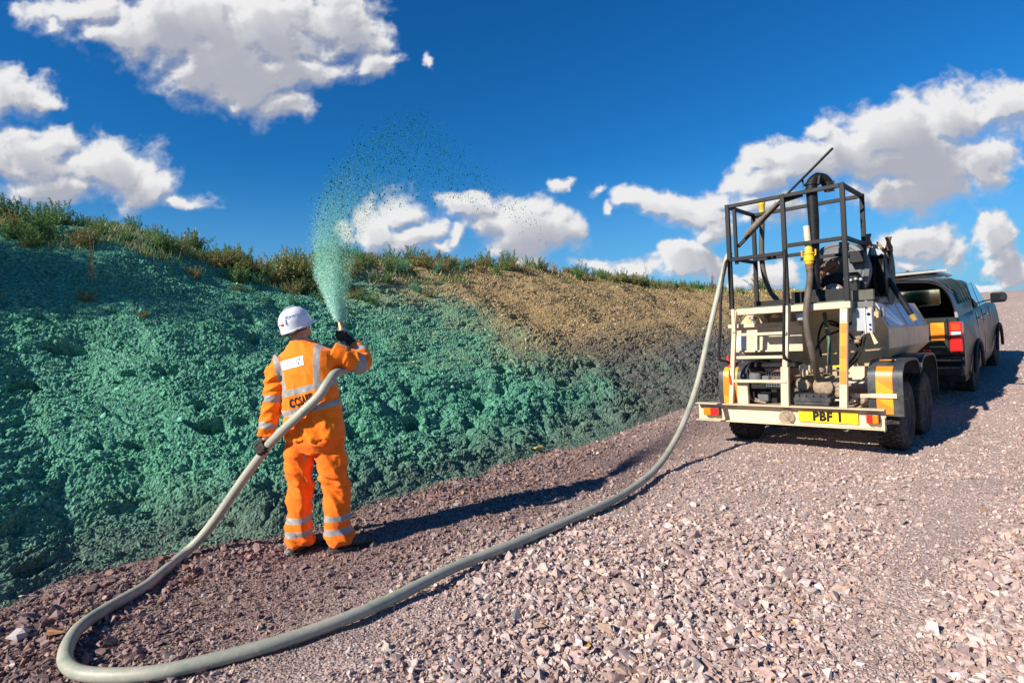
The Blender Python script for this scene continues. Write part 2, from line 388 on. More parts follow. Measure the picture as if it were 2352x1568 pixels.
def stone_cols(n, dk, rs):
    pal = np.array([[.54,.42,.385],[.47,.35,.325],[.60,.49,.45],[.42,.31,.30],[.64,.56,.52],[.50,.44,.42],[.56,.42,.345]])
    drk = np.array([[.26,.175,.17],[.21,.14,.14],[.31,.22,.21],[.18,.13,.13],[.37,.28,.265],[.28,.22,.215],[.33,.20,.15]])
    i = rs.randint(0,7,n); v = rs.uniform(.75,1.22,(n,1))
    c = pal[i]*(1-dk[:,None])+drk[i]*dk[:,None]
    odd = rs.uniform(size=n) < .004; c[odd] = [.50,.30,.09]
    wh = rs.uniform(size=n) < .006; c[wh] = [.62,.58,.55]
    return c*v*np.array([.88,.835,.81])
hv = hull_variants(26, 5)
def in_view_pts(n, dmin, dmax, rs, pw=1.):
    y = dmin + (dmax-dmin)*rs.uniform(size=n)**pw; x = rs.uniform(-.97,1.35,n)*y
    r = x*cA-y*sA; f = x*sA+y*cA; return r, f
rs = np.random.RandomState(21)
def coarse_amount(r, f):
    x = r*cA+f*sA; y = -r*sA+f*cA
    u = x/np.maximum(y,.1)
    near = 1-sstep(y, 3.3, 6.4)
    a = near*sstep(u+.25*pn(r*.8,f*.8), -.5, .05)                        # bottom right spread
    a *= 1-.8*np.exp(-((u-.62-.08*(y-2.5))/.10)**2)                      # compacted wheel track
    tr = np.exp(-((r+4.25)/.42)**2)*.9*(1-.5*sstep(f,7,11))              # line of stone along the toe
    left = sstep(-u, .35, .75)*(1-sstep(y,3.0,4.0))*.75
    return np.clip(np.maximum(np.maximum(np.maximum(a,tr),left),.42*sstep(-r,2.6,3.4)*(1-sstep(y,4.5,8)))+.12*pn(r*1.3+4,f*1.3), .03, 1)
def stones(n, dmin, dmax, pw, smin, smax, name, thr=None, zlift=.25):
    r, f = in_view_pts(n, dmin, dmax, rs, pw)
    ok = (r > rbase(f)-.35) & (r < 12); r, f = r[ok], f[ok]
    ca_ = coarse_amount(r,f); n_ = len(r)
    if thr == 'coarse':
        k = rs.uniform(size=n_) < ca_; r,f,ca_ = r[k],f[k],ca_[k]; n_=len(r)
    sz = (smin+(smax-smin)*rs.uniform(size=n_)**2.2)*(.6+.5*ca_)
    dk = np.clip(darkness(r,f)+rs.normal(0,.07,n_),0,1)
    z = road_z(r,f)+sz*zlift
    pos = Wn(r,f,z)
    col = stone_cols(n_,dk,rs)
    toe_ = sstep(rbase(f)+.1-r, -.15, .3)*(1-sstep(f,3,9))
    col = col*(1-.6*toe_[:,None])+np.array([.03,.07,.055])*.6*toe_[:,None]
    return tag(scatter(name, hv, pos, sz, col, M_stone, rs), 'angular pinkish crushed stone lying loose over the haul road', 'gravel', kind='stuff')
stones(55000, 1.9, 7.5, 1.25, .012, .036, 'coarse_gravel', 'coarse')
stones(4600, 1.9, 6.5, 1.2, .028, .056, 'large_gravel', 'coarse')
stones(175000, 1.9, 9.5, 1.15, .006, .0165, 'fine_gravel')
stones(118000, 5.2, 26., 1.2, .014, .044, 'far_gravel')
# ---- clods on the bank
def clods(n, fmax, smin, smax, seed, name, smax_s=5.4):
    rs2 = np.random.RandomState(seed)
    f = -.3+(fmax+.3)*rs2.uniform(size=n)**1.5; s = rs2.uniform(-.25,smax_s,n)**1.0; s = np.where(rs2.uniform(size=n)<.45, np.abs(s)*.55, s)
    r = rbase(f)-s
    keep = rs2.uniform(size=n) < np.clip(.45+.9*fbm(f*1.2,s*1.4,3),.08,1); r,f,s=r[keep],f[keep],s[keep]
    R2,F2,Z2,N2 = bank_point(r.copy(),f.copy()); g_,gy,te = colour_masks(r,f); m_=len(r)
    sz = smin+(smax-smin)*rs2.uniform(size=m_)**2.5
    soil = np.array([[.44,.31,.16],[.56,.42,.24],[.30,.20,.10],[.68,.56,.38]])[rs2.randint(0,4,m_)]
    gc = np.array([[.14,.132,.118],[.20,.187,.165],[.10,.095,.085]])[rs2.randint(0,3,m_)]
    gg = np.array([[.10,.37,.225],[.065,.26,.155],[.19,.54,.355],[.12,.42,.25]])[rs2.randint(0,4,m_)]
    b_ = soil*(1-gy[:,None])+gc*gy[:,None]
    cov = np.clip(g_*1.15-.62*te-.1+rs2.normal(0,.13,m_),0,1)[:,None]
    col = (b_*(1-cov)+gg*cov)*rs2.uniform(.75,1.2,(m_,1))
    pos = Wn(R2,F2,Z2+sz*.1)
    return tag(scatter(name, hv, pos, sz, col, M_clod, rs2, 1.2), 'crumbled clods of soil crusting the sprayed bank', 'soil', kind='stuff')
def clod_material():
    m, t, b = principled('clod_soil', .95, .1)
    a = t.new('ShaderNodeAttribute', attribute_name='col').outputs['Color']; geo = t.new('ShaderNodeTexCoord').outputs['Object']
    n = t.noise(geo, 70., 4., .65)
    t.put(b.inputs['Base Color'], t.mix(t.lin(n,.3,.7), t.mix(1.,a,(.6,.6,.6),'MULTIPLY'), t.mix(1.,a,(1.25,1.25,1.25),'MULTIPLY')))
    bump(t, b, t.noise(geo, 110., 4., .7), .8, .01)
    return m
M_clod = clod_material()
clods(60000, 14, .007, .022, 31, 'fine_clods')
clods(6000, 22, .02, .05, 32, 'coarse_clods')
# ================================================================ MESH BUILDER
class MB:
    def __init__(s): s.bm = bmesh.new()
    def box(s, x0,x1,y0,y1,z0,z1, bev=0., rot=None, seg=1):
        v = [s.bm.verts.new(p) for p in [(x0,y0,z0),(x1,y0,z0),(x1,y1,z0),(x0,y1,z0),(x0,y0,z1),(x1,y0,z1),(x1,y1,z1),(x0,y1,z1)]]
        fs_ = [s.bm.faces.new([v[i] for i in q]) for q in [(3,2,1,0),(4,5,6,7),(0,1,5,4),(1,2,6,5),(2,3,7,6),(3,0,4,7)]]
        if rot is not None:
            c = Vector(((x0+x1)/2,(y0+y1)/2,(z0+z1)/2)); bmesh.ops.rotate(s.bm, cent=c, matrix=rot, verts=v)
        if bev > 0:
            es = list({e for f in fs_ for e in f.edges}); bmesh.ops.bevel(s.bm, geom=es, offset=bev, segments=seg, affect='EDGES', profile=.5)
        return s
    def bar(s, p, q, w, h, bev=.0, up=(0,0,1)):
        p, q = Vector(p), Vector(q); d = (q-p); L = d.length; d.normalize(); up = Vector(up)
        if abs(d.dot(up)) > .98: up = Vector((0,1,0))
        x = d.cross(up).normalized(); z = x.cross(d).normalized()
        vs = []
        for t in (p, q):
            for a, b in ((-1,-1),(1,-1),(1,1),(-1,1)): vs.append(s.bm.verts.new(t+x*(a*w/2)+z*(b*h/2)))
        fs_ = [s.bm.faces.new([vs[i] for i in k]) for k in [(0,1,2,3),(7,6,5,4),(0,4,5,1),(1,5,6,2),(2,6,7,3),(3,7,4,0)]]
        bmesh.ops.recalc_face_normals(s.bm, faces=fs_)
        if bev > 0: bmesh.ops.bevel(s.bm, geom=list({e for f in fs_ for e in f.edges}), offset=bev, segments=1, affect='EDGES', profile=.5)
        return s
    def rings(s, rings, cap=True, closed=False):
        R_ = [[s.bm.verts.new(p) for p in r] for r in rings]; n = len(R_[0]); fs_ = []
        for a, b in zip(R_[:-1], R_[1:]):
            for i in range(n): fs_.append(s.bm.faces.new((a[i],a[(i+1)%n],b[(i+1)%n],b[i])))
        if closed:
            a, b = R_[-1], R_[0]
            for i in range(n): fs_.append(s.bm.faces.new((a[i],a[(i+1)%n],b[(i+1)%n],b[i])))
        elif cap:
            fs_.append(s.bm.faces.new(R_[0][::-1])); fs_.append(s.bm.faces.new(R_[-1]))
        bmesh.ops.recalc_face_normals(s.bm, faces=fs_); return s
    def tube(s, pts, r, seg=10, cap=True, flat=1.):
        pts = [Vector(p) for p in pts]; rs_ = r if isinstance(r,(list,tuple)) else [r]*len(pts); rings = []; prev = None
        for i, p in enumerate(pts):
            t = (pts[min(i+1,len(pts)-1)]-pts[max(i-1,0)]).normalized()
            if prev is None:
                x = t.cross(Vector((0,0,1)));
                if x.length < .1: x = t.cross(Vector((0,1,0)))
                x.normalize()
            else: x = (prev - t*prev.dot(t)).normalized()
            prev = x; y = t.cross(x)
            rings.append([p+(x*math.cos(a)+y*math.sin(a)*flat)*rs_[i] for a in [2*math.pi*k/seg for k in range(seg)]])
        return s.rings(rings, cap)
    def lathe(s, o, ax, prof, seg=24):
        """prof: (radius, distance along axis)"""
        o = Vector(o); ax = Vector(ax).normalized(); x = ax.cross(Vector((0,0,1)));
        if x.length < .1: x = ax.cross(Vector((0,1,0)))
        x.normalize(); y = ax.cross(x)
        return s.rings([[o+ax*d+(x*math.cos(a)+y*math.sin(a))*max(r,1e-4) for a in [2*math.pi*k/seg for k in range(seg)]] for r, d in prof])
    def prism(s, pts, ext, bev=0.):
        ext = Vector(ext); a = [s.bm.verts.new(p) for p in pts]; b = [s.bm.verts.new(Vector(p)+ext) for p in pts]; n = len(a)
        fs_ = [s.bm.faces.new(a[::-1]), s.bm.faces.new(b)]+[s.bm.faces.new((a[i],a[(i+1)%n],b[(i+1)%n],b[i])) for i in range(n)]
        bmesh.ops.recalc_face_normals(s.bm, faces=fs_)
        if bev > 0: bmesh.ops.bevel(s.bm, geom=list({e for f in fs_ for e in f.edges}), offset=bev, segments=1, affect='EDGES', profile=.5)
        return s
    def face(s, pts): s.bm.faces.new([s.bm.verts.new(p) for p in pts]); return s
    def build(s, name, mat, parent=None, smooth=0.6):
        me = bpy.data.meshes.new(name); s.bm.normal_update()
        if smooth:
            for f in s.bm.faces: f.smooth = True
            for e in s.bm.edges:
                if len(e.link_faces) == 2: e.smooth = e.calc_face_angle(0) < smooth
        s.bm.to_mesh(me); s.bm.free()
        for m in (mat if isinstance(mat, list) else [mat]): me.materials.append(m)
        o = bpy.data.objects.new(name, me); link(o, parent); return o
def spline(pts, n=8):
    """Catmull-Rom through points"""
    P_ = [Vector(p) for p in pts]; P_ = [P_[0]*2-P_[1]]+P_+[P_[-1]*2-P_[-2]]; out = []
    for i in range(1, len(P_)-2):
        a,b,c,d = P_[i-1:i+3]
        for k in range(n):
            t = k/n; out.append(.5*((2*b)+(c-a)*t+(2*a-5*b+4*c-d)*t*t+(-a+3*b-3*c+d)*t**3))
    out.append(P_[-2]); return out
def mat_simple(name, col, rough=.5, spec=.4, metal=0., dirt=None, dirt_amt=.35, scale=6., bmp=.0, coat=0.):
    m, t, b = principled(name, rough, spec, metal); tcn = t.new('ShaderNodeTexCoord').outputs['Object']
    n = t.noise(tcn, scale, 6., .65); n2 = t.noise(tcn, scale*9, 4., .7)
    d = dirt or tuple(c*.55 for c in col)
    f = t.math('MULTIPLY', t.smooth(t.math('ADD', t.math('MULTIPLY',n,.7), t.math('MULTIPLY',n2,.3)), .42, .68), dirt_amt)
    t.put(b.inputs['Base Color'], t.mix(f, col, d)); t.put(b.inputs['Roughness'], t.lin(n, .3, .7, max(rough-.08,.05), min(rough+.14,1)))
    if bmp: bump(t, b, n2, bmp, .003)
    if coat: b.inputs['Coat Weight'].default_value = coat; b.inputs['Coat Roughness'].default_value = .06
    return m
DUST = (.30,.22,.16)
M = dict(
 cream = mat_simple('cream_paint', (.68,.54,.37), .42, .45, 0, (.33,.24,.15), .45, 5.),
 black = mat_simple('black_steel', (.008,.008,.009), .50, .28, 0, (.06,.055,.05), .28, 9., .1),
 rubber = mat_simple('tyre_rubber', (.030,.029,.028), .85, .25, 0, (.16,.125,.10), .75, 7., .2),
 plastic = mat_simple('black_plastic', (.030,.033,.038), .45, .4, 0, (.15,.13,.115), .5, 6.),
 grey = mat_simple('grey_metal', (.14,.14,.145), .55, .4, .2, (.10,.09,.08), .6, 9.),
 galv = mat_simple('galvanised', (.42,.43,.44), .42, .5, .6, (.22,.20,.18), .5, 11.),
 rust = mat_simple('rusty_steel', (.25,.12,.065), .75, .3, .2, (.12,.065,.04), .7, 12., .3),
 dirty = mat_simple('muddy_casting', (.34,.26,.18), .8, .25, 0, (.12,.085,.06), .8, 12., .5),
 yellow = mat_simple('yellow_coupling', (.80,.50,.02), .4, .5, 0, (.35,.18,.04), .45, 14.),
 red = mat_simple('red_paint', (.45,.03,.02), .5, .4, 0, (.18,.05,.03), .5, 10.),
 hose_dark = mat_simple('dark_hose', (.085,.070,.055), .6, .35, 0, (.20,.15,.11), .6, 9.),
 white = mat_simple('white_card', (.74,.75,.76), .5, .4, 0, (.5,.47,.43), .3, 9.),
)
def tape_material():
    m, t, b = principled('reflective_tape', .35, .5); tcn = t.new('ShaderNodeTexCoord').outputs['Object']; sp = t.new('ShaderNodeSeparateXYZ'); t.put(sp.inputs[0], tcn)
    w = t.math('FRACT', t.math('MULTIPLY', sp.outputs[2], 3.6)); k = t.math('GREATER_THAN', w, .5)
    c = t.mix(k, (.88,.25,.03), (.90,.33,.03)); n = t.noise(tcn, 30., 4.)
    t.put(b.inputs['Base Color'], t.mix(t.lin(n,.5,.8,0,.35), c, (.45,.30,.18))); return m
M['tape'] = tape_material()
def panel_material():
    """orange high-visibility panel; slanted tone split mixes yellow half with painted shadow edge"""
    m, t, b = principled('hazard_panel', .35, .5); tcn = t.new('ShaderNodeTexCoord').outputs['Object']; sp = t.new('ShaderNodeSeparateXYZ'); t.put(sp.inputs[0], tcn)
    w = t.math('FRACT', t.math('ADD', t.math('MULTIPLY', sp.outputs[0], 1.5), t.math('MULTIPLY', sp.outputs[2], 2.2))); k = t.math('GREATER_THAN', w, .55)
    c = t.mix(k, (.92,.22,.01), (.95,.33,.015)); n = t.noise(tcn, 30., 4.)  # slanted paler tone: pickup's yellow half, and a painted shadow edge on the mudguards
    t.put(b.inputs['Base Color'], t.mix(t.lin(n,.5,.8,0,.25), c, (.45,.30,.18))); return m
M['panel'] = panel_material()
def text_mesh(txt, size, mat, name, parent, mw, xs=1., bold=0., depth=.001):
    cu = bpy.data.curves.new(name,'FONT'); cu.body = txt; cu.size = size; cu.align_x='CENTER'; cu.align_y='CENTER'; cu.extrude = depth; cu.offset = bold; cu.resolution_u = 3; cu.space_character = 1.12
    to = bpy.data.objects.new(name+'_tmp', cu); C.objects.link(to); dg = bpy.context.evaluated_depsgraph_get()
    me = bpy.data.meshes.new_from_object(to.evaluated_get(dg)); bpy.data.objects.remove(to); bpy.data.curves.remove(cu)
    me.transform(mw @ Matrix.Diagonal((xs,1,1,1))); me.materials.clear(); me.materials.append(mat); me.name = name
    o = bpy.data.objects.new(name, me); link(o, parent); return o

# ---- a wheel, axis along x, centre at origin
def make_wheel(parent, loc, R_=.39, w=.25, rim_r=.21, tread='block', rimmat=None, side=1, name='wheel'):
    root = MB(); hw = w/2
    prof = [(rim_r,-hw*.82),(rim_r+.03,-hw*.95),(R_*.80,-hw*1.02),(R_*.93,-hw*.97),(R_*.975,-hw*.80),(R_*.985,-hw*.3),(R_*.985,hw*.3),(R_*.975,hw*.80),(R_*.93,hw*.97),(R_*.80,hw*1.02),(rim_r+.03,hw*.95),(rim_r,hw*.82)]
    root.lathe((0,0,0),(1,0,0),prof,48)
    # tread blocks
    nb = 34
    for k in range(nb):
        a = 2*math.pi*k/nb
        for j,(xo,ww,da,sk) in enumerate([(-hw*.72,hw*.42,0,.25),(-hw*.22,hw*.34,.5,-.35),(hw*.22,hw*.34,0,.35),(hw*.72,hw*.42,.5,-.25)]):
            aa = a+da*2*math.pi/nb; c_ = Vector((xo, math.sin(aa)*R_*.975, math.cos(aa)*R_*.975)); t_ = Vector((0,math.cos(aa),-math.sin(aa))); n_ = Vector((0,math.sin(aa),math.cos(aa)))
            l = R_*2*math.pi/nb*.34; hh = .016
            P8 = []
            for hz in (-.01,hh):
                for sx,sy in ((-1,-1),(1,-1),(1,1),(-1,1)): P8.append(c_+Vector((sx*ww/2,0,0))+t_*(sy*l+sk*sx*l)+n_*hz*(1 if hz>0 else 1))
            v = [root.bm.verts.new(p) for p in P8]
            for q in [(3,2,1,0),(4,5,6,7),(0,1,5,4),(1,2,6,5),(2,3,7,6),(3,0,4,7)]: root.bm.faces.new([v[i] for i in q])
    bmesh.ops.recalc_face_normals(root.bm, faces=root.bm.faces[:])
    wh = root.build(name, M['rubber'], parent, .5); wh.location = loc
    r = MB(); s_ = side
    r.lathe((0,0,0),(s_,0,0),[(.0,-.02),(.05,-.02),(.055,.03),(.0,.035)],20)
    r.lathe((0,0,0),(s_,0,0),[(rim_r+.006,hw*.80),(rim_r-.006,hw*.86),(rim_r-.02,hw*.6),(rim_r-.03,.01),(rim_r*.62,.0),(rim_r*.45,.03),(rim_r*.3,.035),(0,.035),(0,.01),(rim_r*.5,-.02),(rim_r-.02,-.03),(rim_r+.004,-hw*.8)],32)
    for k in range(5):
        a = 2*math.pi*k/5; r.lathe((s_*.03, math.sin(a)*rim_r*.42, math.cos(a)*rim_r*.42),(s_,0,0),[(.012,0),(.012,.02),(.006,.024)],6)
    r.build('rim', rimmat or M['dirty'], wh, .5)
    return wh
# ================================================================ HYDROSEEDING TRAILER
T0r, T0f = -1.95, 7.05
trailer = empty('hydroseeder_trailer', W(T0r,T0f,0), ROADROT)
tag(trailer, 'cream twin-axle spraying trailer with black cage frame and yellow PBF 1 plate', 'trailer')
def L(r,f,z): return (r-T0r, f-T0f, z)
def Lb(mb, r0,r1,f0,f1,z0,z1, bev=.004, rot=None): return mb.box(r0-T0r,r1-T0r,f0-T0f,f1-T0f,z0,z1,bev,rot)
TP = lambda mb, name, mat, smooth=.6, parent=None: mb.build(name, mat, parent or trailer, smooth)
# bumper channel, open to the rear
m = MB(); z0,z1 = .345,.565
m.prism([L(-3.14,7.03,z1),L(-3.14,7.15,z1),L(-3.14,7.15,z0),L(-3.14,7.03,z0),L(-3.14,7.03,z0+.010),L(-3.14,7.140,z0+.010),L(-3.14,7.140,z1-.010),L(-3.14,7.03,z1-.010)],(2.07,0,0))
bumper = TP(m,'bumper',M['cream'],.3)
m = MB(); Lb(m,-1.078,-1.070,7.04,7.15,z0-.012,z0+.13,.0); m.build('end_plate',M['cream'],bumper)
# chassis
m = MB()
for r in (-2.45,-1.42): Lb(m,r-.04,r+.04,7.16,9.9,.40,.52)
for f in (7.5,8.4,9.3,9.85): Lb(m,-2.41,-1.46,f,f+.06,.42,.50)
m.bar(L(-2.40,9.9,.46),L(-1.72,10.75,.46),.08,.10); m.bar(L(-1.46,9.9,.46),L(-1.62,10.75,.46),.08,.10)
Lb(m,-2.95,-1.0,7.86,7.91,.37,.43); Lb(m,-2.9,-.95,8.78,8.83,.39,.45)
TP(m,'chassis_frame',M['cream'])
m = MB(); m.tube([L(-1.67,10.6,.47),L(-1.66,10.95,.50)],.03,10); m.lathe(L(-1.66,10.98,.49),(0,0,1),[(.001,-.05),(.05,-.05),(.055,.02),(.03,.06),(.001,.065)],16); TP(m,'tow_hitch',M['black'])
# plate
m = MB(); m.box(-1.93-T0r,-1.325-T0r,7.115-T0f,7.122-T0f,.385,.515,.002); plate = TP(m,'number_plate',mat_simple('plate_yellow',(.95,.62,.01),.35,.5,0,(.7,.42,.05),.3,14.))
M['ink'] = mat_simple('black_lettering',(.008,.008,.008),.5,.3,0,(.03,.03,.03),.2,10.)
text_mesh('PBF 1', .138, M['ink'], 'lettering', plate, Matrix.Translation(L(-1.625,7.1135,.449)) @ Matrix.Rotation(math.pi/2,4,'X'), .86, .0085)
# rear lamps
M['lens_red'] = mat_simple('red_lens',(.62,.02,.02),.18,.6,0,(.35,.02,.02),.3,20.,0,.6)
M['lens_amber'] = mat_simple('amber_lens',(.90,.22,.01),.18,.6,0,(.6,.12,.01),.3,20.,0,.6)
for ra,rb,flip in ((-3.05,-2.85,False),(-1.245,-1.125,True)):
    m = MB(); Lb(m,ra,rb,7.09,7.14,.405,.505,.006); lamp = TP(m,'tail_lamp',M['plastic'])
    mid = (ra+rb)/2; a,b = ('lens_amber','lens_red') if not flip else ('lens_red','lens_amber')
    m = MB(); Lb(m,ra+.004,mid-.001,7.055,7.094,.409,.501,.008); m.build('lens',M[a],lamp)
    m = MB(); Lb(m,mid+.001,rb-.004,7.055,7.094,.409,.501,.008); m.build('lens',M[b],lamp)
# round muddy socket on the channel
m = MB(); m.lathe(L(-2.06,7.14,.425),(0,-1,0),[(.0,0),(.085,0),(.088,.025),(.07,.035),(.05,.03),(.03,.045),(0,.045)],22); m.tube(spline([L(-2.09,7.09,.47),L(-2.05,7.075,.43),L(-2.01,7.085,.38)]),.008,6); m.tube([L(-2.04,7.10,.50),L(-2.02,7.09,.56)],.005,6); TP(m,'socket',M['dirty'])
m = MB(); m.lathe(L(-2.07,7.12,.335),(0,0,-1),[(.03,0),(.04,.02),(.02,.05),(0,.055)],10); TP(m,'jack_bracket',M['black'])
# uprights
m = MB(); m.bar(L(-2.70,7.11,.565),L(-2.60,7.11,1.72),.05,.05,.004); Lb(m,-2.635,-2.595,7.07,7.09,1.45,1.74,.002); TP(m,'ladder_post',M['cream'])
m = MB(); Lb(m,-2.63,-2.50,7.13,7.19,.566,.83); TP(m,'stub_post',M['cream'])
m = MB(); m.bar(L(-2.06,7.10,.565),L(-2.045,7.10,1.02),.085,.07,.004); m.bar(L(-2.045,7.10,1.02),L(-1.985,7.10,1.67),.055,.05,.004); TP(m,'ladder_post',M['cream'])
m = MB(); m.bar(L(-1.455,7.10,.565),L(-1.405,7.10,1.66),.075,.07,.004); post = TP(m,'upright',M['cream'])
m = MB(); m.bar(L(-1.444,7.061,.83),L(-1.413,7.061,1.50),.062,.004); m.build('reflective_strip',M['tape'],post)
m = MB(); m.bar(L(-1.4085,7.060,1.53),L(-1.4055,7.060,1.63),.06,.004); m.build('white_patch',M['white'],post)
# top bar, rungs
m = MB(); m.bar(L(-2.56,7.10,1.70),L(-1.34,7.10,1.70),.055,.075,.004); Lb(m,-1.40,-1.345,7.12,8.3,1.665,1.735,.004); Lb(m,-2.60,-2.545,7.12,8.3,1.665,1.735,.004); TP(m,'top_rail',M['cream'])
for z,ra,rb in ((1.42,-2.56,-2.0),(1.14,-2.59,-2.02),(.85,-2.64,-2.03)):
    m = MB(); m.bar(L(ra,7.085,z),L(rb,7.085,z),.07,.034,.004); TP(m,'rung',M['cream'])
# grab handles
m = MB(); m.tube(spline([L(-2.655,7.10,2.36),L(-2.675,7.05,2.28),L(-2.715,6.98,1.9),L(-2.74,6.97,1.5),L(-2.775,6.97,1.18),L(-2.76,6.98,1.12),L(-2.70,7.06,1.09)],6),.016,8); TP(m,'grab_handle',M['black'])
m = MB(); m.tube(spline([L(-1.985,7.10,2.38),L(-1.975,7.05,2.3),L(-1.98,6.98,1.9),L(-2.0,6.97,1.5),L(-2.015,6.97,1.18),L(-2.0,6.98,1.12),L(-1.965,7.05,1.09)],6),.017,8); TP(m,'grab_handle',M['black'])
m = MB(); m.bar(L(-2.72,7.09,1.17),L(-2.69,7.09,1.02),.03,.02); TP(m,'red_marker',M['red']); m = MB(); m.bar(L(-2.695,7.09,.92),L(-2.68,7.09,.80),.03,.02); TP(m,'red_marker',M['red'])
# deck & toe boards
m = MB(); Lb(m,-2.57,-1.39,7.135,8.2,1.738,1.756,.002); TP(m,'deck',mat_simple('deck_plate',(.06,.075,.07),.5,.4,.3,(.12,.22,.17),.5,5.))
m = MB(); Lb(m,-2.01,-1.38,7.36,7.375,1.757,1.90,.002); TP(m,'toe_board',M['black']); m = MB(); Lb(m,-2.57,-2.02,7.70,7.715,1.757,1.84,.002); TP(m,'toe_board',M['black'])
# cage
cage = MB(); q = .048; B_ = .003
for r,f in ((-2.65,7.15),(-2.0,7.15),(-1.38,7.15),(-2.62,8.0),(-1.34,8.0)): cage.bar(L(r,f,1.74),L(r,f,3.05),q,q,B_,up=(0,1,0))
cage.bar(L(-2.575,7.18,2.30),L(-2.575,7.18,2.99),q*.8,q*.8,B_,up=(0,1,0))
for z,f,ra,rb in ((3.025,7.15,-2.625,-2.025),(3.025,7.15,-1.975,-1.405),(3.025,8.0,-2.595,-1.365),(2.36,7.15,-2.625,-2.025),(2.44,7.15,-1.975,-1.405),(2.42,8.0,-2.595,-1.365)):
    cage.bar(L(ra,f,z),L(rb,f,z),q*.9,q*.9,B_)
for z,ra,rb in ((3.025,-2.648,-2.62),(2.38,-2.648,-2.62),(3.025,-1.378,-1.342),(2.445,-1.378,-1.342)): cage.bar(L(ra,7.175,z),L(rb,7.975,z),q*.85,q*.85,B_)
for r in (-1.52,-1.46): cage.tube([L(r,7.15,2.97),L(r,7.15,3.09)],.007,6)
cage.tube([L(-1.53,7.15,3.075),L(-1.45,7.15,3.075)],.006,6)
TP(cage,'cage_frame',M['black'],.3)
m = MB(); m.bar(L(-2.565,7.22,2.52),L(-2.03,7.20,2.98),.04,.035); m.bar(L(-2.03,7.20,2.98),L(-1.80,7.22,3.02),.045,.05); TP(m,'diagonal_brace',M['black'])
m = MB(); m.tube([L(-2.47,7.17,2.62),L(-2.06,7.15,2.96)],.024,10); m.tube([L(-2.42,7.165,2.66),L(-2.27,7.16,2.79)],.036,12); m.tube([L(-2.27,7.16,2.79),L(-2.24,7.16,2.82)],.028,10); TP(m,'spray_lance',mat_simple('muddy_lance',(.20,.16,.125),.7,.3,0,(.06,.05,.045),.7,14.))
m = MB(); m.tube([L(-2.02,7.19,2.995),L(-1.45,7.15,3.45)],[.014,.014],10); TP(m,'pole',M['black'])
# black standpipe with elbow
m = MB(); m.tube([L(-1.715,7.27,1.90),L(-1.705,7.25,2.3),L(-1.70,7.24,2.7),L(-1.705,7.23,3.06)],[.045,.047,.058,.06],16)
m.lathe(L(-1.705,7.23,3.04),(0,0,1),[(.06,0),(.072,.0),(.072,.03),(.06,.035)],20)
TP(m,'standpipe',M['black'])
m = MB(); m.tube(spline([L(-1.705,7.23,3.06),L(-1.70,7.24,3.13),L(-1.66,7.28,3.18),L(-1.60,7.34,3.17),L(-1.56,7.38,3.10)],6),.060,16)
m.lathe(L(-1.70,7.235,3.10),(0,0,1),[(.06,0),(.074,.005),(.074,.03),(.06,.04)],18); m.lathe(L(-1.655,7.285,3.172),(.8,.6,.0),[(.058,-.02),(.075,-.015),(.075,.015),(.058,.02)],18)
for a in (-1,1): m.bar(L(-1.70+.075*a,7.2,3.10),L(-1.70+.09*a,7.2,3.19),.02,.015)
m.tube([L(-1.56,7.38,3.12),L(-1.56,7.38,3.03)],.05,14); TP(m,'elbow_coupling',M['black'])
m = MB(); m.tube([L(-1.755,7.19,2.38),L(-1.765,7.18,2.64)],.036,14); TP(m,'pale_sleeve',mat_simple('pale_pvc',(.62,.54,.42),.5,.4,0,(.3,.24,.17),.5,12.))
m = MB()
m.lathe(L(-1.755,7.19,2.20),(0,0,1),[(.040,0),(.046,.01),(.046,.03),(.056,.035),(.056,.075),(.049,.08),(.049,.11),(.058,.115),(.058,.13),(.042,.135),(.042,.19),(.036,.20)],20)
for a in (-1,1): m.tube([L(-1.755+.058*a,7.19,2.29),L(-1.755+.072*a,7.18,2.30),L(-1.755+.074*a,7.18,2.36)],.008,6)
TP(m,'yellow_coupling',M['yellow'])
m = MB(); m.tube(spline([L(-1.755,7.19,2.20),L(-1.75,7.17,2.05),L(-1.745,7.05,1.87),L(-1.765,6.995,1.61),L(-1.755,6.99,1.40),L(-1.73,7.03,1.18),L(-1.74,7.18,1.0),L(-1.77,7.38,.86)],8),.036,14); TP(m,'suction_hose',M['hose_dark'])
m = MB(); m.tube([L(-1.752,7.188,2.14),L(-1.755,7.19,2.21)],.040,14); TP(m,'hose_clamp',M['rust'])
m = MB(); m.tube(spline([L(-2.525,8.07,3.06),L(-2.53,8.07,2.9),L(-2.55,8.07,2.58),L(-2.55,8.08,2.3),L(-2.50,8.1,2.04),L(-2.40,8.12,1.86),L(-2.28,8.14,1.76)],8),.034,12); TP(m,'riser_hose',M['hose_dark'])
m = MB(); m.lathe(L(-2.523,8.07,3.05),(0,0,1),[(.036,0),(.038,.10),(.045,.11),(.045,.16),(.040,.165),(0,.165)],16); TP(m,'yellow_cap',M['yellow'])
m = MB(); m.bar(L(-2.62,8.05,3.0),L(-2.43,8.03,3.0),.05,.03); TP(m,'hose_bracket',M['galv'])
m = MB(); m.lathe(L(-1.80,7.25,2.56),(0,0,1),[(.0,0),(.016,.01),(.02,.04),(.012,.07),(0,.08)],8); m.tube([L(-1.80,7.25,2.56),L(-1.797,7.2,2.2),L(-1.78,7.2,1.95)],.004,5); TP(m,'pull_cord',M['black'])
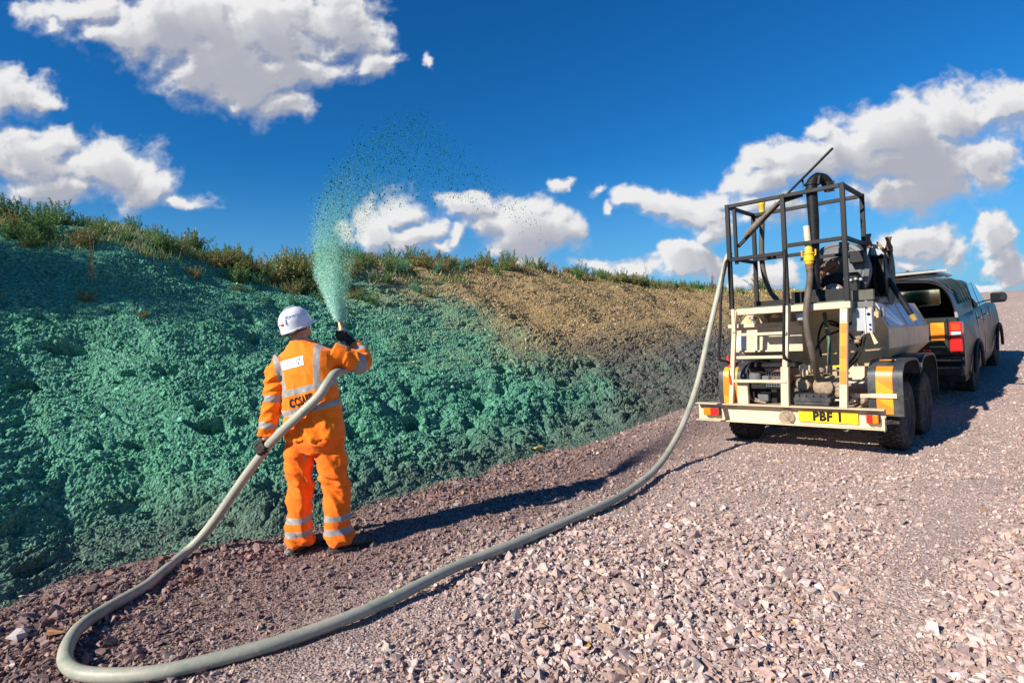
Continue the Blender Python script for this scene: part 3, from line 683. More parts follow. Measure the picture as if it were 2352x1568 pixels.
# hopper
def sec(f, dr=0., k=1., zt=0.):
    pts = [(-2.70,1.72),(-1.27,1.735),(-1.12,1.41),(-1.12,1.175),(-1.36,.92),(-1.50,.74),(-2.42,.74),(-2.62,.92),(-2.87,1.20),(-2.87,1.50)]
    return [L(r+dr if r>-2 else r-dr*.2, f, z) for r,z in pts]
m = MB(); A1 = sec(7.90); B1 = sec(9.95,.19)
# rear wall leans forward below the belt
def lean(S, sgn, f0):
    out=[]
    for (x,y,z) in S:
        out.append((x, y + sgn*max(0,1.175-z)*1.05, z))
    return out
m.rings([lean(A1,1,7.9), lean(B1,-1,9.95)])
hop = TP(m,'hopper',mat_simple('hopper_cream',(.74,.55,.33),.45,.35,0,(.40,.28,.17),.45,4.),.25)
# belt ledge and lid on the rear wall
m = MB(); Lb(m,-2.90,-2.02,7.64,7.895,1.505,1.555); m.build('lid_edge',M['cream'],hop)
m = MB(); Lb(m,-2.84,-2.0,7.70,7.89,1.20,1.503); m.build('side_locker',M['cream'],hop)
m = MB(); Lb(m,-2.835,-2.70,7.694,7.699,1.225,1.41,0); m.build('data_plate',M['white'],hop)
m = MB(); Lb(m,-2.88,-1.99,7.66,7.697,1.18,1.20,.002); m.build('ledge',M['cream'],hop)
m = MB(); m.prism([L(-2.45,7.62,1.66),L(-2.45,7.88,1.66),L(-2.45,7.88,1.56)],(.02,0,0)); m.prism([L(-2.30,7.60,1.66),L(-2.20,7.88,1.60),L(-2.22,7.88,1.57),L(-2.33,7.60,1.62)],(0,.01,0)); m.build('gusset',M['cream'],hop)
m = MB(); m.lathe(L(-2.60,7.74,1.556),(0,0,1),[(.02,0),(.02,.05),(.05,.055),(.05,.085),(.02,.09),(0,.09)],12); m.build('catch',M['galv'],hop)
# seam
m = MB(); m.bar(L(-1.97,7.893,1.185),L(-1.135,7.893,1.185),.006,.012); m.build('weld_seam',M['cream'],hop)
# information boards on the sloping shoulder
def board_material(pink):
    mm, t, b = principled('board_pink' if pink else 'board_blue', .4, .5); tcn = t.new('ShaderNodeTexCoord').outputs['Object']; sp = t.new('ShaderNodeSeparateXYZ'); t.put(sp.inputs[0], tcn)
    wv = t.math('FRACT', t.math('MULTIPLY', sp.outputs[2], 22.)); k = t.math('GREATER_THAN', wv, .5)
    sc = t.new('ShaderNodeMapping'); t.put(sc.inputs[0], tcn); sc.inputs['Scale'].default_value=(1,9,.5); n = t.noise(sc.outputs[0], 6., 3.)
    k = t.math('MULTIPLY', k, t.math('GREATER_THAN', n, .47))
    n2 = t.noise(tcn, 5., 3.)
    ink = (.50,.24,.42) if pink else (.36,.44,.54)
    t.put(b.inputs['Base Color'], t.mix(t.math('MULTIPLY',k,.6), t.mix(t.lin(n2,.4,.7),(.50,.60,.72),(.60,.68,.76)), ink)); return mm
def slope_board(f0,f1,a0,a1,mat,name):
    def P(f,a):
        k=(f-7.9)/1.85*.17; r=-1.27+k+a*.15; z=1.735-a*.325; return Vector(L(r,f,z))
    n = Vector((.325,0,.15)).normalized()
    m = MB(); m.prism([P(f0,a0)+n*.003,P(f1,a0)+n*.003,P(f1,a1)+n*.003,P(f0,a1)+n*.003], n*.006); return m.build(name,mat,hop,.3)
slope_board(8.0,8.72,.05,.93,board_material(True),'sign_board'); slope_board(8.85,9.25,.05,.93,board_material(False),'sign_board'); slope_board(9.32,9.68,.05,.93,board_material(False),'sign_board')
# mudguards
GP = [(7.40,.45),(7.395,.86),(7.45,.98),(7.60,1.06),(8.06,1.06),(8.22,.99),(8.30,.86)]
GP2 = [(8.34,.88),(8.42,1.0),(8.56,1.065),(9.02,1.065),(9.18,.99),(9.25,.86),(9.26,.55)]
def guard(r0,r1,pts,name='mudguard'):
    sm = spline([L(r0+.08*(f-7.4),f,z) for f,z in pts],4); m = MB(); t_ = .006; rings=[]
    for i,p in enumerate(sm):
        a = sm[max(i-1,0)]; b = sm[min(i+1,len(sm)-1)]; tt = (b-a).normalized(); nn = Vector((0,-tt.z,tt.y)); wv = Vector((r1-r0,0,0))
        lip = .03
        rings.append([p, p+wv, p+wv-nn*lip, p+wv-nn*lip-Vector((.006*(1 if r1>r0 else -1),0,0)), p+wv-nn*t_-Vector((.006*(1 if r1>r0 else -1),0,0)), p-nn*t_])
    m.rings(rings); return TP(m,name,M['plastic'],.5)
g1 = guard(-1.27,-.94,GP); g2 = guard(-1.27,-.94,GP2); g3 = guard(-2.60,-2.96,GP); g4 = guard(-2.60,-2.96,GP2)
for gg,ra,rb in ((g1,-1.19,-1.035),(g3,-2.90,-2.72)):
    m = MB(); sm = spline([L(ra+.08*(f-7.4),f,z) for f,z in GP[:4]],4); sm[0] = Vector(L(ra,7.40,.47)); rings=[]
    for i,p in enumerate(sm[:13]):
        a = sm[max(i-1,0)]; b = sm[min(i+1,len(sm)-1)]; tt=(b-a).normalized(); nn=Vector((0,-tt.z,tt.y))
        rings.append([p+nn*.002,p+Vector((rb-ra,0,0))+nn*.002,p+Vector((rb-ra,0,0))+nn*.004,p+nn*.004])
    m.rings(rings); m.build('reflective_panel',M['panel'],gg,.5)
m = MB(); m.bar(L(-1.38,7.32,.675),L(-1.24,7.375,.675),.01,.045); m.bar(L(-1.24,7.375,.675),L(-.995,7.375,.675),.01,.05,.002)
for r in (-1.20,-1.02): m.lathe(L(r,7.369,.675),(0,-1,0),[(.010,0),(.010,.006),(0,.008)],8)
m.bar(L(-1.42,7.3,.60),L(-1.37,7.32,.70),.02,.03); TP(m,'guard_bracket',M['cream'])
# wheels
for nm_,(r,f,z,sd,rm) in enumerate(((-1.08,7.88,.40,1,None),(-1.00,8.82,.43,1,None),(-2.77,7.88,.40,-1,None),(-2.73,8.82,.43,-1,None))):
    wl_ = make_wheel(trailer, L(r,f,z), .39, .24, .20, rimmat=M['dirty'] if nm_!=0 else mat_simple('dull_blue_rim',(.12,.16,.22),.5,.4,.3,(.30,.24,.18),.5,10.), side=sd); wl_.rotation_euler=(random.uniform(0,6),0,-.075)
# pump gear on the rear shelf
m = MB(); Lb(m,-2.5,-1.42,7.25,7.85,.53,.548,.002); TP(m,'shelf',M['dirty'])
m = MB(); Lb(m,-2.04,-1.62,7.18,7.40,.566,.62,.01); Lb(m,-2.06,-1.60,7.17,7.41,.60,.665,.012)
for k in range(6): Lb(m,-2.04+.075*k,-2.0+.075*k,7.165,7.415,.61,.695,.006)
Lb(m,-2.03,-1.63,7.19,7.39,.66,.69,.01); TP(m,'battery_case',M['plastic'])
m = MB(); m.lathe(L(-1.72,7.55,.76),(0,-1,0),[(0,-.12),(.13,-.12),(.145,-.02),(.13,.08),(.10,.10),(.10,.15),(.06,.17),(0,.17)],22); m.tube([L(-1.76,7.45,.75),L(-1.77,7.42,.98)],[.05,.045],14); m.lathe(L(-1.77,7.42,.93),(0,0,1),[(.05,0),(.07,.01),(.07,.04),(.05,.05)],14)
m.lathe(L(-1.95,7.5,.78),(0,-1,0),[(0,-.1),(.09,-.1),(.10,.0),(.07,.06),(0,.07)],16); TP(m,'pump',M['dirty'])
m = MB(); Lb(m,-1.98,-1.86,7.42,7.56,.90,1.02,.012); m.lathe(L(-1.92,7.42,.93),(0,-1,0),[(.05,0),(.05,.04),(.03,.05),(0,.05)],14); TP(m,'valve_box',M['cream'])
m = MB(); m.lathe(L(-2.22,7.5,.84),(0,-1,0),[(0,-.1),(.12,-.1),(.13,.0),(.11,.04),(.04,.06),(0,.06)],20); TP(m,'flywheel',M['rust'])
m = MB()
for k in range(8): m.tube([L(-2.36,7.40,.76+.03*k),L(-2.12,7.40,.76+.03*k)],.003,4)
for k in range(9): m.tube([L(-2.36+.03*k,7.40,.75),L(-2.36+.03*k,7.40,.98)],.003,4)
TP(m,'wire_guard',M['galv'])
m = MB(); Lb(m,-2.56,-2.42,7.35,7.55,.82,.93,.02); Lb(m,-2.41,-2.32,7.38,7.5,.82,.89,.012); m.lathe(L(-2.49,7.35,.87),(0,-1,0),[(.04,0),(.04,.01),(0,.012)],12); TP(m,'motor',M['grey'])
m = MB(); Lb(m,-2.45,-2.32,7.32,7.45,.575,.68,.008); TP(m,'grey_box',M['grey'])
m = MB(); Lb(m,-2.6,-2.1,7.42,7.85,.72,.80,.01); Lb(m,-2.31,-2.24,7.4,7.6,.55,.72,.004); Lb(m,-2.12,-2.09,7.4,7.6,.55,.76,.004); Lb(m,-2.62,-2.05,7.6,7.9,.97,1.04,.02); TP(m,'engine_cover',M['black'])
m = MB(); m.tube(spline([L(-2.56,7.3,.66),L(-2.5,7.27,.6),L(-2.42,7.26,.58),L(-2.33,7.25,.57)],5),.013,8); m.tube(spline([L(-2.5,7.33,.69),L(-2.47,7.28,.62),L(-2.4,7.26,.59)],5),.01,8); TP(m,'pipework',M['dirty'])
m = MB(); m.tube(spline([L(-1.63,7.45,.86),L(-1.5,7.4,.90),L(-1.44,7.38,.93)],5),.012,8); m.tube(spline([L(-1.63,7.45,.95),L(-1.5,7.4,.96),L(-1.44,7.38,.98)],5),.010,8); m.lathe(L(-1.66,7.42,.92),(0,0,1),[(.0,0),(.025,0),(.025,.06),(.015,.07),(.015,.1),(0,.1)],10)
m.tube(spline([L(-1.52,7.4,.80),L(-1.44,7.34,.79),L(-1.33,7.4,.84),L(-1.28,7.5,.90)],5),.011,8); TP(m,'fuel_line',M['dirty'])
m = MB(); m.bar(L(-1.60,7.36,1.005),L(-1.53,7.36,1.01),.012,.018); TP(m,'yellow_lever',mat_simple('lime_grip',(.75,.85,.02),.4,.4))
m = MB(); m.lathe(L(-1.545,7.35,.66),(0,0,1),[(0,0),(.045,0),(.05,.03),(.04,.05),(.045,.08),(.03,.11),(.045,.12),(.04,.16),(0,.165)],12); m.lathe(L(-1.33,7.4,.62),(-.3,-1,.1),[(0,-.06),(.05,-.05),(.065,0),(.05,.05),(.03,.06),(0,.06)],14); m.tube([L(-1.42,7.25,.71),L(-1.35,7.35,.60)],.017,8); TP(m,'filter',M['dirty'])
m = MB(); m.prism([L(-1.62,7.62,.98),L(-1.30,7.62,.99),L(-1.24,7.62,.78),L(-1.62,7.62,.80)],(0,.02,0)); TP(m,'splash_plate',M['cream'])
# cables on the hopper wall
m = MB()
for pts in ([(-1.95,7.86,1.02),(-1.88,7.84,1.2),(-1.78,7.84,1.34),(-1.6,7.84,1.42),(-1.45,7.84,1.52)],[(-1.72,7.84,1.5),(-1.6,7.84,1.45),(-1.5,7.84,1.35),(-1.42,7.82,1.2)],[(-1.82,7.8,1.1),(-1.85,7.82,1.3),(-1.8,7.84,1.5),(-1.7,7.84,1.53),(-1.55,7.84,1.45)]):
    m = MB(); m.tube(spline([L(*p) for p in pts],6),.014,7); TP(m,'cable',M['black'])
m = MB(); m.tube(spline([L(-1.28,7.3,1.40),L(-1.30,7.28,1.25),L(-1.36,7.28,1.12),L(-1.44,7.3,1.02)],6),.012,7); TP(m,'cable',M['black']); m = MB(); m.tube(spline([L(-1.24,7.3,1.40),L(-1.27,7.28,1.25),L(-1.33,7.28,1.10),L(-1.44,7.3,.98)],6),.010,7)
TP(m,'cable',M['black'])
m = MB(); m.tube(spline([L(-1.72,7.62,1.64),L(-1.70,7.6,1.45),L(-1.67,7.55,1.28),L(-1.66,7.45,1.02)],8),.022,10); TP(m,'return_hose',mat_simple('green_hose',(.05,.10,.06),.5,.4,0,(.3,.3,.27),.4,8.))
# control boxes on the right
m = MB(); Lb(m,-1.37,-1.235,7.26,7.40,1.40,1.66,.006); TP(m,'control_box',M['galv'])
m = MB(); Lb(m,-1.225,-1.165,7.20,7.33,1.38,1.64,.006); Lb(m,-1.235,-1.222,7.185,7.345,1.37,1.655,.002); sb = TP(m,'switch_box',mat_simple('pale_grey_box',(.50,.52,.53),.45,.4,0,(.3,.28,.26),.3,9.))
m = MB(); m.lathe(L(-1.195,7.20,1.585),(0,-1,0),[(.018,0),(.018,.006),(0,.008)],14); m.build('switch',M['black'],sb); m = MB(); m.lathe(L(-1.185,7.20,1.47),(0,-1,0),[(.012,0),(.012,.012),(0,.014)],10); m.build('switch',M['black'],sb); m = MB(); m.lathe(L(-1.185,7.20,1.42),(0,-1,0),[(.010,0),(.010,.012),(0,.014)],10); m.build('switch',M['black'],sb)
m = MB(); Lb(m,-1.38,-1.16,7.30,7.36,1.665,1.73,.004); Lb(m,-1.345,-1.335,7.2,7.5,1.62,1.73,.002); TP(m,'mounting_rail',M['grey']); m = MB(); Lb(m,-1.13,-1.09,7.5,7.55,1.55,1.66,.004); TP(m,'mounting_lug',M['grey'])
m = MB(); Lb(m,-1.375,-1.16,7.33,7.41,1.742,1.86,.006); TP(m,'junction_box',mat_simple('drab_box',(.10,.10,.075),.6,.3,0,(.05,.05,.04),.4,9.))
m = MB(); m.prism([L(-1.185,7.17,1.385),L(-1.165,7.17,1.38),L(-1.115,7.17,1.27),L(-1.15,7.17,1.255)],(0,.004,0)); m.tube([L(-1.19,7.19,1.40),L(-1.175,7.172,1.37)],.003,5); TP(m,'paper_tag',mat_simple('manila_tag',(.72,.52,.30),.7,.2))
m = MB(); m.tube(spline([L(-1.37,7.25,1.41),L(-1.36,7.23,1.36),L(-1.31,7.22,1.335),L(-1.26,7.23,1.36),L(-1.25,7.25,1.40)],5),.006,6); m.lathe(L(-1.30,7.23,1.33),(0,-1,0),[(.02,0),(.025,.03),(.0,.04)],10); m.lathe(L(-1.34,7.23,1.29),(1,-.4,0),[(.02,-.06),(.024,0),(.018,.05),(0,.05)],8); TP(m,'plug',M['dirty'])
m = MB(); Lb(m,-1.93,-1.82,7.20,7.28,1.555,1.655,.008); m.lathe(L(-1.875,7.20,1.605),(0,-1,0),[(.035,0),(.035,.006),(0,.007)],16); TP(m,'gauge_box',M['galv'])
# engine with round cowl, hose reel
m = MB(); ax=(-.25,-1,0)
m.lathe(L(-1.63,7.92,2.13),ax,[(0,-.10),(.36,-.10),(.375,-.04),(.37,.0),(.33,.02),(.32,.01),(.30,.012),(.29,.03),(.14,.05),(.13,.03),(0,.03)],40); TP(m,'fan_cowl',mat_simple('grey_cowl',(.11,.115,.12),.5,.4,0,(.17,.17,.165),.4,3.))
m = MB(); m.bar(L(-2.0,7.80,2.33),L(-1.30,7.80,2.33),.02,.04); Lb(m,-1.97,-1.33,7.80,8.3,1.76,1.98,.02); Lb(m,-1.80,-1.37,7.74,7.86,1.98,2.10,.012); Lb(m,-1.52,-1.36,7.66,7.8,1.86,2.06,.015); Lb(m,-1.45,-1.30,7.7,7.82,2.2,2.34,.01); TP(m,'engine_block',M['black'])
m = MB(); m.tube(spline([L(-1.66,7.83,2.20),L(-1.65,7.72,2.22),L(-1.70,7.64,2.17),L(-1.75,7.62,2.08)],6),.05,14); m.lathe(L(-1.66,7.80,2.20),(0,-1,.1),[(.05,0),(.085,.0),(.085,.02),(.055,.025)],16); TP(m,'exhaust_elbow',M['rust'])
m = MB(); m.tube(spline([L(-1.75,7.62,2.09),L(-1.80,7.60,1.99),L(-1.86,7.6,1.88)],5),[.042]*10+[.03],12); TP(m,'exhaust_pipe',M['dirty'])
m = MB()
for k,(r,z) in enumerate(((-1.43,2.0),(-1.38,2.01),(-1.49,2.02),(-1.33,2.0))): m.lathe(L(r,7.655,z),(0,-1,0),[(.02,0),(.02,.02),(.01,.03),(0,.03)],8)
TP(m,'fittings',M['galv'])
m = MB(); m.lathe(L(-1.62,7.62,1.86),(0,-1,0),[(0,-.1),(.12,-.1),(.12,0),(.1,.02),(0,.02)],20); TP(m,'starter_cover',mat_simple('dusty_cover',(.30,.22,.18),.7,.3)); m = MB(); Lb(m,-1.63,-1.55,7.59,7.597,1.83,1.93,.0); TP(m,'warning_label',M['white'])
reel = MB(); rc = L(-1.0,8.55,2.08)
for rr in (-1.33,-1.16):
    reel.lathe(L(rr,8.45,2.08),(1,0,0),[(.30,0),(.36,-.006),(.385,.0),(.385,.012),(.36,.018),(.30,.012)],36)
    for k in range(5):
        a = 2*math.pi*k/5; reel.bar(L(rr+.006,8.45,2.08),L(rr+.006,8.45+math.sin(a)*.36,2.08+math.cos(a)*.36),.012,.03)
reel.lathe(L(-1.32,8.45,2.08),(1,0,0),[(0,0),(.25,0),(.27,.03),(.25,.06),(.27,.09),(.25,.12),(.25,.15),(0,.15)],30); TP(reel,'hose_reel',M['black'],.5)
m = MB(); m.tube([L(-1.25,8.3,2.48),L(-1.17,8.22,2.36),L(-1.12,8.18,2.26)],[.012,.022,.010],8); TP(m,'reel_handle',mat_simple('brass_grip',(.42,.30,.12),.5,.4,.5))
m = MB(); m.bar(L(-1.36,8.3,2.46),L(-1.13,8.30,2.385),.05,.05,.004); TP(m,'guide_bar',M['galv'])
for r,z in ((-1.34,2.47),(-1.13,2.40)):
    m = MB(); m.lathe(L(r,8.29,z-.03),(0,0,1),[(0,-.02),(.04,-.02),(.042,.03),(.026,.07),(.022,.10),(.036,.145),(.036,.155),(0,.155)],16); TP(m,'guide_roller',M['rust'])
m = MB(); m.bar(L(-1.12,8.30,2.37),L(-1.19,8.32,2.02),.06,.05,.004); m.bar(L(-1.27,8.32,2.06),L(-1.12,8.32,1.98),.07,.06); m.tube([L(-1.16,8.32,2.02),L(-.93,8.30,1.55)],.032,10); TP(m,'swing_arm',M['black'])
m = MB(); m.tube([L(-.935,8.30,1.56),L(-.90,8.30,1.49)],[.036,.03],10); TP(m,'arm_foot',mat_simple('worn_yellow',(.38,.24,.07),.7,.3,0,(.12,.07,.04),.6,20.))
m = MB(); m.tube(spline([L(-1.27,8.9,1.74),L(-1.26,8.9,1.80),L(-1.22,8.9,1.80),L(-1.21,8.9,1.70)],5),.009,7); TP(m,'lifting_eye',M['galv']); m = MB(); m.lathe(L(-1.30,7.72,1.74),(0,0,1),[(.015,0),(.015,.05),(.035,.06),(.02,.075),(0,.08)],10); TP(m,'corner_cap',M['galv'])
m = MB(); Lb(m,-.99,-.90,9.76,9.80,1.03,1.07); TP(m,'side_marker',M['lens_red'])
# ================================================================ PICKUP
pr0, pf0 = -1.47, 11.02
YAW, PIT = math.radians(3.9), math.atan(.070)
pick = empty('pickup_truck', W(pr0,pf0,float(zroad(pf0))-.035), 0)
pick.rotation_mode = 'XYZ'; pick.rotation_euler = (PIT,0,ROADROT-YAW)
tag(pick, 'dark green pickup with open rear canopy hatch hitched ahead of the cream trailer', 'pickup truck')
M['paint'] = mat_simple('dark_green_paint',(.020,.032,.028),.38,.3,.0,(.075,.065,.05),.35,3.,0,.12)
M['chrome'] = mat_simple('bumper_steel',(.45,.46,.47),.25,.6,.9,(.25,.22,.2),.4,8.)
M['trim'] = mat_simple('black_trim',(.018,.018,.019),.55,.35,0,(.09,.08,.07),.4,8.)
def glass_mat():
    m, t, b = principled('tinted_glass', .04, .6); b.inputs['Base Color'].default_value=(.012,.016,.018,1); b.inputs['Coat Weight'].default_value=1.; return m
M['glass'] = glass_mat()
hw = .885
PP = lambda mb, name, mat, smooth=.55, parent=None: mb.build(name, mat, parent or pick, smooth)
# body side profile (y forward, z) with wheel arches cut, extruded; then tumblehome via rings
def arch(cy, r, n=10, z0=.42):
    return [(cy+r*math.cos(a), .40+r*math.sin(a)) for a in [math.pi-math.pi*k/n for k in range(n+1)]]
low = [(0.0,.62),(0.0,.50),(.35,.46)]+arch(1.12,.47)+[(1.62,.38),(3.60,.38)]+arch(4.20,.46)+[(4.80,.42),(5.10,.50)]
# lower body: two side skins with thickness plus top deck
def side_x(z, y):       # half width at height
    w = hw - .035*sstep(z,.95,1.33) - .02*sstep(.62-z,0,.25)
    nose = .20*max(0,(y-4.5)/.6)**2; w -= nose
    flare = .045*math.exp(-((y-1.12)/.5)**2)+.05*math.exp(-((y-4.20)/.5)**2)
    return w + flare*(1-abs(z-.85)/.6 if abs(z-.85)<.6 else 0)
def top_z(y):
    if y < 1.55: return 1.33
    if y < 3.55: return 1.34
    return 1.34-.10*((y-3.55)/1.55)**1.5-.22*max(0,(y-4.9)/.2)
body = bmesh.new(); ys = sorted(set([0,.02,.25,.45,.55]+[1.12+.47*math.cos(math.pi*k/12) for k in range(13)]+[1.62,2.1,2.6,3.1,3.6]+[4.20+.46*math.cos(math.pi*k/12) for k in range(13)]+[4.72,4.9,5.02,5.10]))
def bot_z(y):
    z = .44 if y < .64 else .38
    for cy,r in ((1.12,.47),(4.20,.46)):
        if abs(y-cy) < r: z = max(z,.40+math.sqrt(max(r*r-(y-cy)**2,0)))
    if y > 4.7: z = .46
    return z
rings=[]
for y in ys:
    b0 = bot_z(y); t0 = top_z(y); zs_ = [b0+(t0-b0)*k for k in (0,.12,.35,.6,.8,.92,1.0)]
    right = [Vector((side_x(z,y)-(.03 if i==6 else 0),y,z)) for i,z in enumerate(zs_)]
    left = [Vector((-v.x,v.y,v.z)) for v in reversed(right)]
    rings.append(right+left)
m = MB(); m.rings(rings); PP(m,'body',M['paint'],.7)
m = MB(); m.box(-hw+.04,hw-.04,.3,4.95,.30,.44,.01); PP(m,'underbody',M['trim'])
# flares
for cy in (1.12,4.20):
    for sx in (-1,1):
        m = MB(); pts=[]
        for k in range(13):
            a = math.pi*k/12; pts.append((sx*(side_x(.8,cy)+.005),cy+.475*math.cos(a),.40+.475*math.sin(a)))
        m.tube(pts,.028,8); PP(m,'wheel_arch_trim',M['trim'])
# tailgate and rear
m = MB(); m.box(-.70,.70,-.035,.01,.76,1.335,.012); m.box(-.69,.69,-.045,-.02,1.27,1.33,.01); tg = PP(m,'tailgate',M['paint'])
m = MB(); m.box(-.12,.12,-.055,-.03,1.08,1.16,.01); m.build('handle',M['trim'],tg)
m = MB(); m.box(.49,.66,-.0485,-.046,1.0,1.27,0); m.build('reflective_panel',M['panel'],tg); m = MB(); m.box(-.47,-.25,-.041,-.036,1.0,1.27,0); m.build('reflective_panel',M['panel'],tg)
m = MB(); m.box(.22,.37,-.0485,-.046,1.14,1.28,0); m.build('reflective_panel',M['panel'],tg)
m = MB(); m.box(-.10,.38,-.045,-.037,.90,1.13,.0); m.build('number_plate',mat_simple('plate_yellow_dull',(.95,.62,.01),.4,.4),tg)
m = MB(); m.box(.46,.66,-.043,-.036,.89,.905,.0); m.build('badge',M['chrome'],tg)
for sx in (-1,1):
    m = MB(); m.box(min(sx*.715,sx*.872),max(sx*.715,sx*.872),-.03,.14,.80,1.27,.02); lm = PP(m,'tail_light',M['lens_red'])
    x0,x1 = sorted((sx*.735,sx*.855))
    m = MB(); m.box(x0,x1,-.036,-.02,1.065,1.12,.004); m.build('reversing_lens',M['white'],lm)
    m = MB(); m.box(x0,x1,-.036,-.02,1.14,1.25,.008); m.build('brake_lens',mat_simple('bright_red_lens',(.95,.07,.02),.2,.6),lm)
m = MB(); m.box(-.88,.88,-.18,.02,.50,.63,.02); m.box(-.88,.88,-.17,.02,.69,.74,.01); m.box(-.80,-.3,-.185,-.1,.49,.60,.02); m.box(.3,.885,-.19,-.08,.46,.60,.03); PP(m,'rear_bumper',M['trim'])
m = MB(); m.box(-.62,.86,-.178,-.172,.695,.715,.0); m.box(.30,.84,-.195,-.188,.585,.60,0); PP(m,'bumper_strip',M['chrome'])
m = MB(); m.tube([(0,-.1,.42),(0,-.3,.44)],.03,8); m.tube([(0,-.28,.42),(0,-.28,.52)],.025,8); PP(m,'tow_bar',M['black'])
# canopy
def arch_sec(y, zt, inset=0., base=1.34):
    w = hw-.05; pts=[]
    prof = [(w,base),(w-.02,base+.18),(w-.07,base+.36),(w-.15,base+.49),(w-.27,base+.565),(w-.45,base+.60),(0,base+.625)]
    prof = [(a-inset, base+(z-base)*zt-(inset if z>base else 0)) for a,z in prof]
    return [Vector((a,y,z)) for a,z in prof]+[Vector((-a,y,z)) for a,z in reversed(prof[:-1])]
def shell(m, secs_out, secs_in):
    """open-ended shell with thickness"""
    o = [[m.bm.verts.new(p) for p in s] for s in secs_out]; i = [[m.bm.verts.new(p) for p in s] for s in secs_in]
    for A_,flip in ((o,False),(i,True)):
        for a,b in zip(A_[:-1],A_[1:]):
            for k in range(len(a)-1): m.bm.faces.new((a[k],a[k+1],b[k+1],b[k]))
    for a,b in ((o[0],i[0]),(o[-1],i[-1])):
        for k in range(len(a)-1): m.bm.faces.new((a[k],a[k+1],b[k+1],b[k]))
    for s_ in (0,-1):
        for j in range(len(o)-1): m.bm.faces.new((o[j][s_],o[j+1][s_],i[j+1][s_],i[j][s_]))
    bmesh.ops.recalc_face_normals(m.bm, faces=m.bm.faces[:])
m = MB(); ysx = [-.06,.0,.4,.8,1.2,1.56]
shell(m,[arch_sec(y,1.0,0) for y in ysx],[arch_sec(y,1.0,.03) for y in ysx]); can = PP(m,'canopy',M['paint'],.5)
M['canopy_rim'] = mat_simple('canopy_edge',(.42,.43,.42),.4,.5,.3,(.2,.19,.17),.4,8.)
m = MB(); m.tube(spline(arch_sec(-.065,1.0,.012),3),.022,8); m.build('rim_seal',M['canopy_rim'],can)
m = MB(); sec_f = arch_sec(1.55,1.0,.03); vsx = [m.bm.verts.new(p) for p in sec_f]; m.bm.faces.new(vsx); m.box(-.8,.8,1.545,1.56,1.30,1.36); m.build('front_wall',M['trim'],can)
m = MB(); m.box(-.42,.42,1.535,1.546,1.45,1.76,.03); m.build('front_window',mat_simple('mirrored_daylight',(.50,.55,.46),.06,.6,1.,(.3,.34,.26),.6,3.),can)  # pale mirror-metal pane stands in for daylight seen through the cab
for k in range(5):
    m = MB(); y = .25+.28*k; pts = [p*1.0 for p in arch_sec(y,1.0,-.004)[1:5]]; m.tube(pts,.018,6); m.build('side_rib',M['paint'],can)
m = MB(); m.box(-.78,.78,.02,1.54,1.33,1.34); PP(m,'load_bed_edge',M['trim'])
# raised rear hatch, hinged at the canopy roof
m = MB(); m.prism([(-.80,-.07,1.965),(.80,-.07,1.965),(.72,-.92,2.07),(-.72,-.92,2.07)],(0,0,.018),.004); hatch = PP(m,'rear_hatch',M['glass'])
m = MB(); m.bar((-.76,-.5,1.995),(.76,-.5,1.995),.05,.02); m.bar((-.74,-.93,2.065),(.86,-.93,2.065),.03,.03); m.bar((-.75,-.08,1.955),(-.72,-.90,2.055),.03,.02); m.bar((.75,-.08,1.955),(.72,-.90,2.055),.03,.02); m.build('hatch_frame',M['canopy_rim'],hatch)
m = MB(); m.tube([(.60,-.3,1.955),(.79,-.04,1.72)],.009,7); m.build('gas_strut',M['chrome'],hatch)
m = MB(); m.lathe((.40,-.9,2.085),(0,0,1),[(0,0),(.02,0),(.02,.03),(0,.03)],8); m.build('latch',M['chrome'],hatch)
# cab
def cab_sec(y, zt, w):
    b0 = 1.33; return [Vector((hw-.06,y,b0)),Vector((w+.03,y,b0+(zt-b0)*.55)),Vector((w,y,b0+(zt-b0)*.82)),Vector((w-.08,y,zt-.03)),Vector((w-.25,y,zt)),Vector((0,y,zt+.01)),Vector((-w+.25,y,zt)),Vector((-w+.08,y,zt-.03)),Vector((-w,y,b0+(zt-b0)*.82)),Vector((-w-.03,y,b0+(zt-b0)*.55)),Vector((-hw+.06,y,b0))]
m = MB(); m.rings([cab_sec(1.60,1.80,.69),cab_sec(1.72,1.86,.68),cab_sec(2.3,1.88,.68),cab_sec(2.75,1.85,.67),cab_sec(3.0,1.76,.68),cab_sec(3.62,1.37,.78)]); cab = PP(m,'cab',M['paint'],.5)
for sx in (-1,1):
    for ya,yb,yc,yd in ((1.85,2.42,2.40,1.95),(2.50,3.35,2.92,2.48)):
        m = MB(); m.prism([(sx*.826,ya,1.36),(sx*.826,yb,1.36),(sx*.715,yc,1.79 if yc<2.8 else 1.74),(sx*.715,yd,1.79)],(sx*.008,0,0)); m.build('side_window',M['glass'],cab)
m = MB(); m.prism([(-.70,3.56,1.42),(.70,3.56,1.42),(.60,3.04,1.76),(-.60,3.04,1.76)],(0,.006,.01)); m.build('windscreen',M['glass'],cab)
for k in (1.62,2.46,3.42):
    m = MB(); m.tube([(side_x(z,k)+.001,k,z) for z in (.5,.8,1.1,1.3)],.004,5); PP(m,'door_gap',M['trim'])
for y in (1.95,2.85):
    m = MB(); m.bar((hw-.0,y-.09,1.18),(hw-.0,y+.09,1.18),.03,.025); PP(m,'door_handle',M['chrome'])
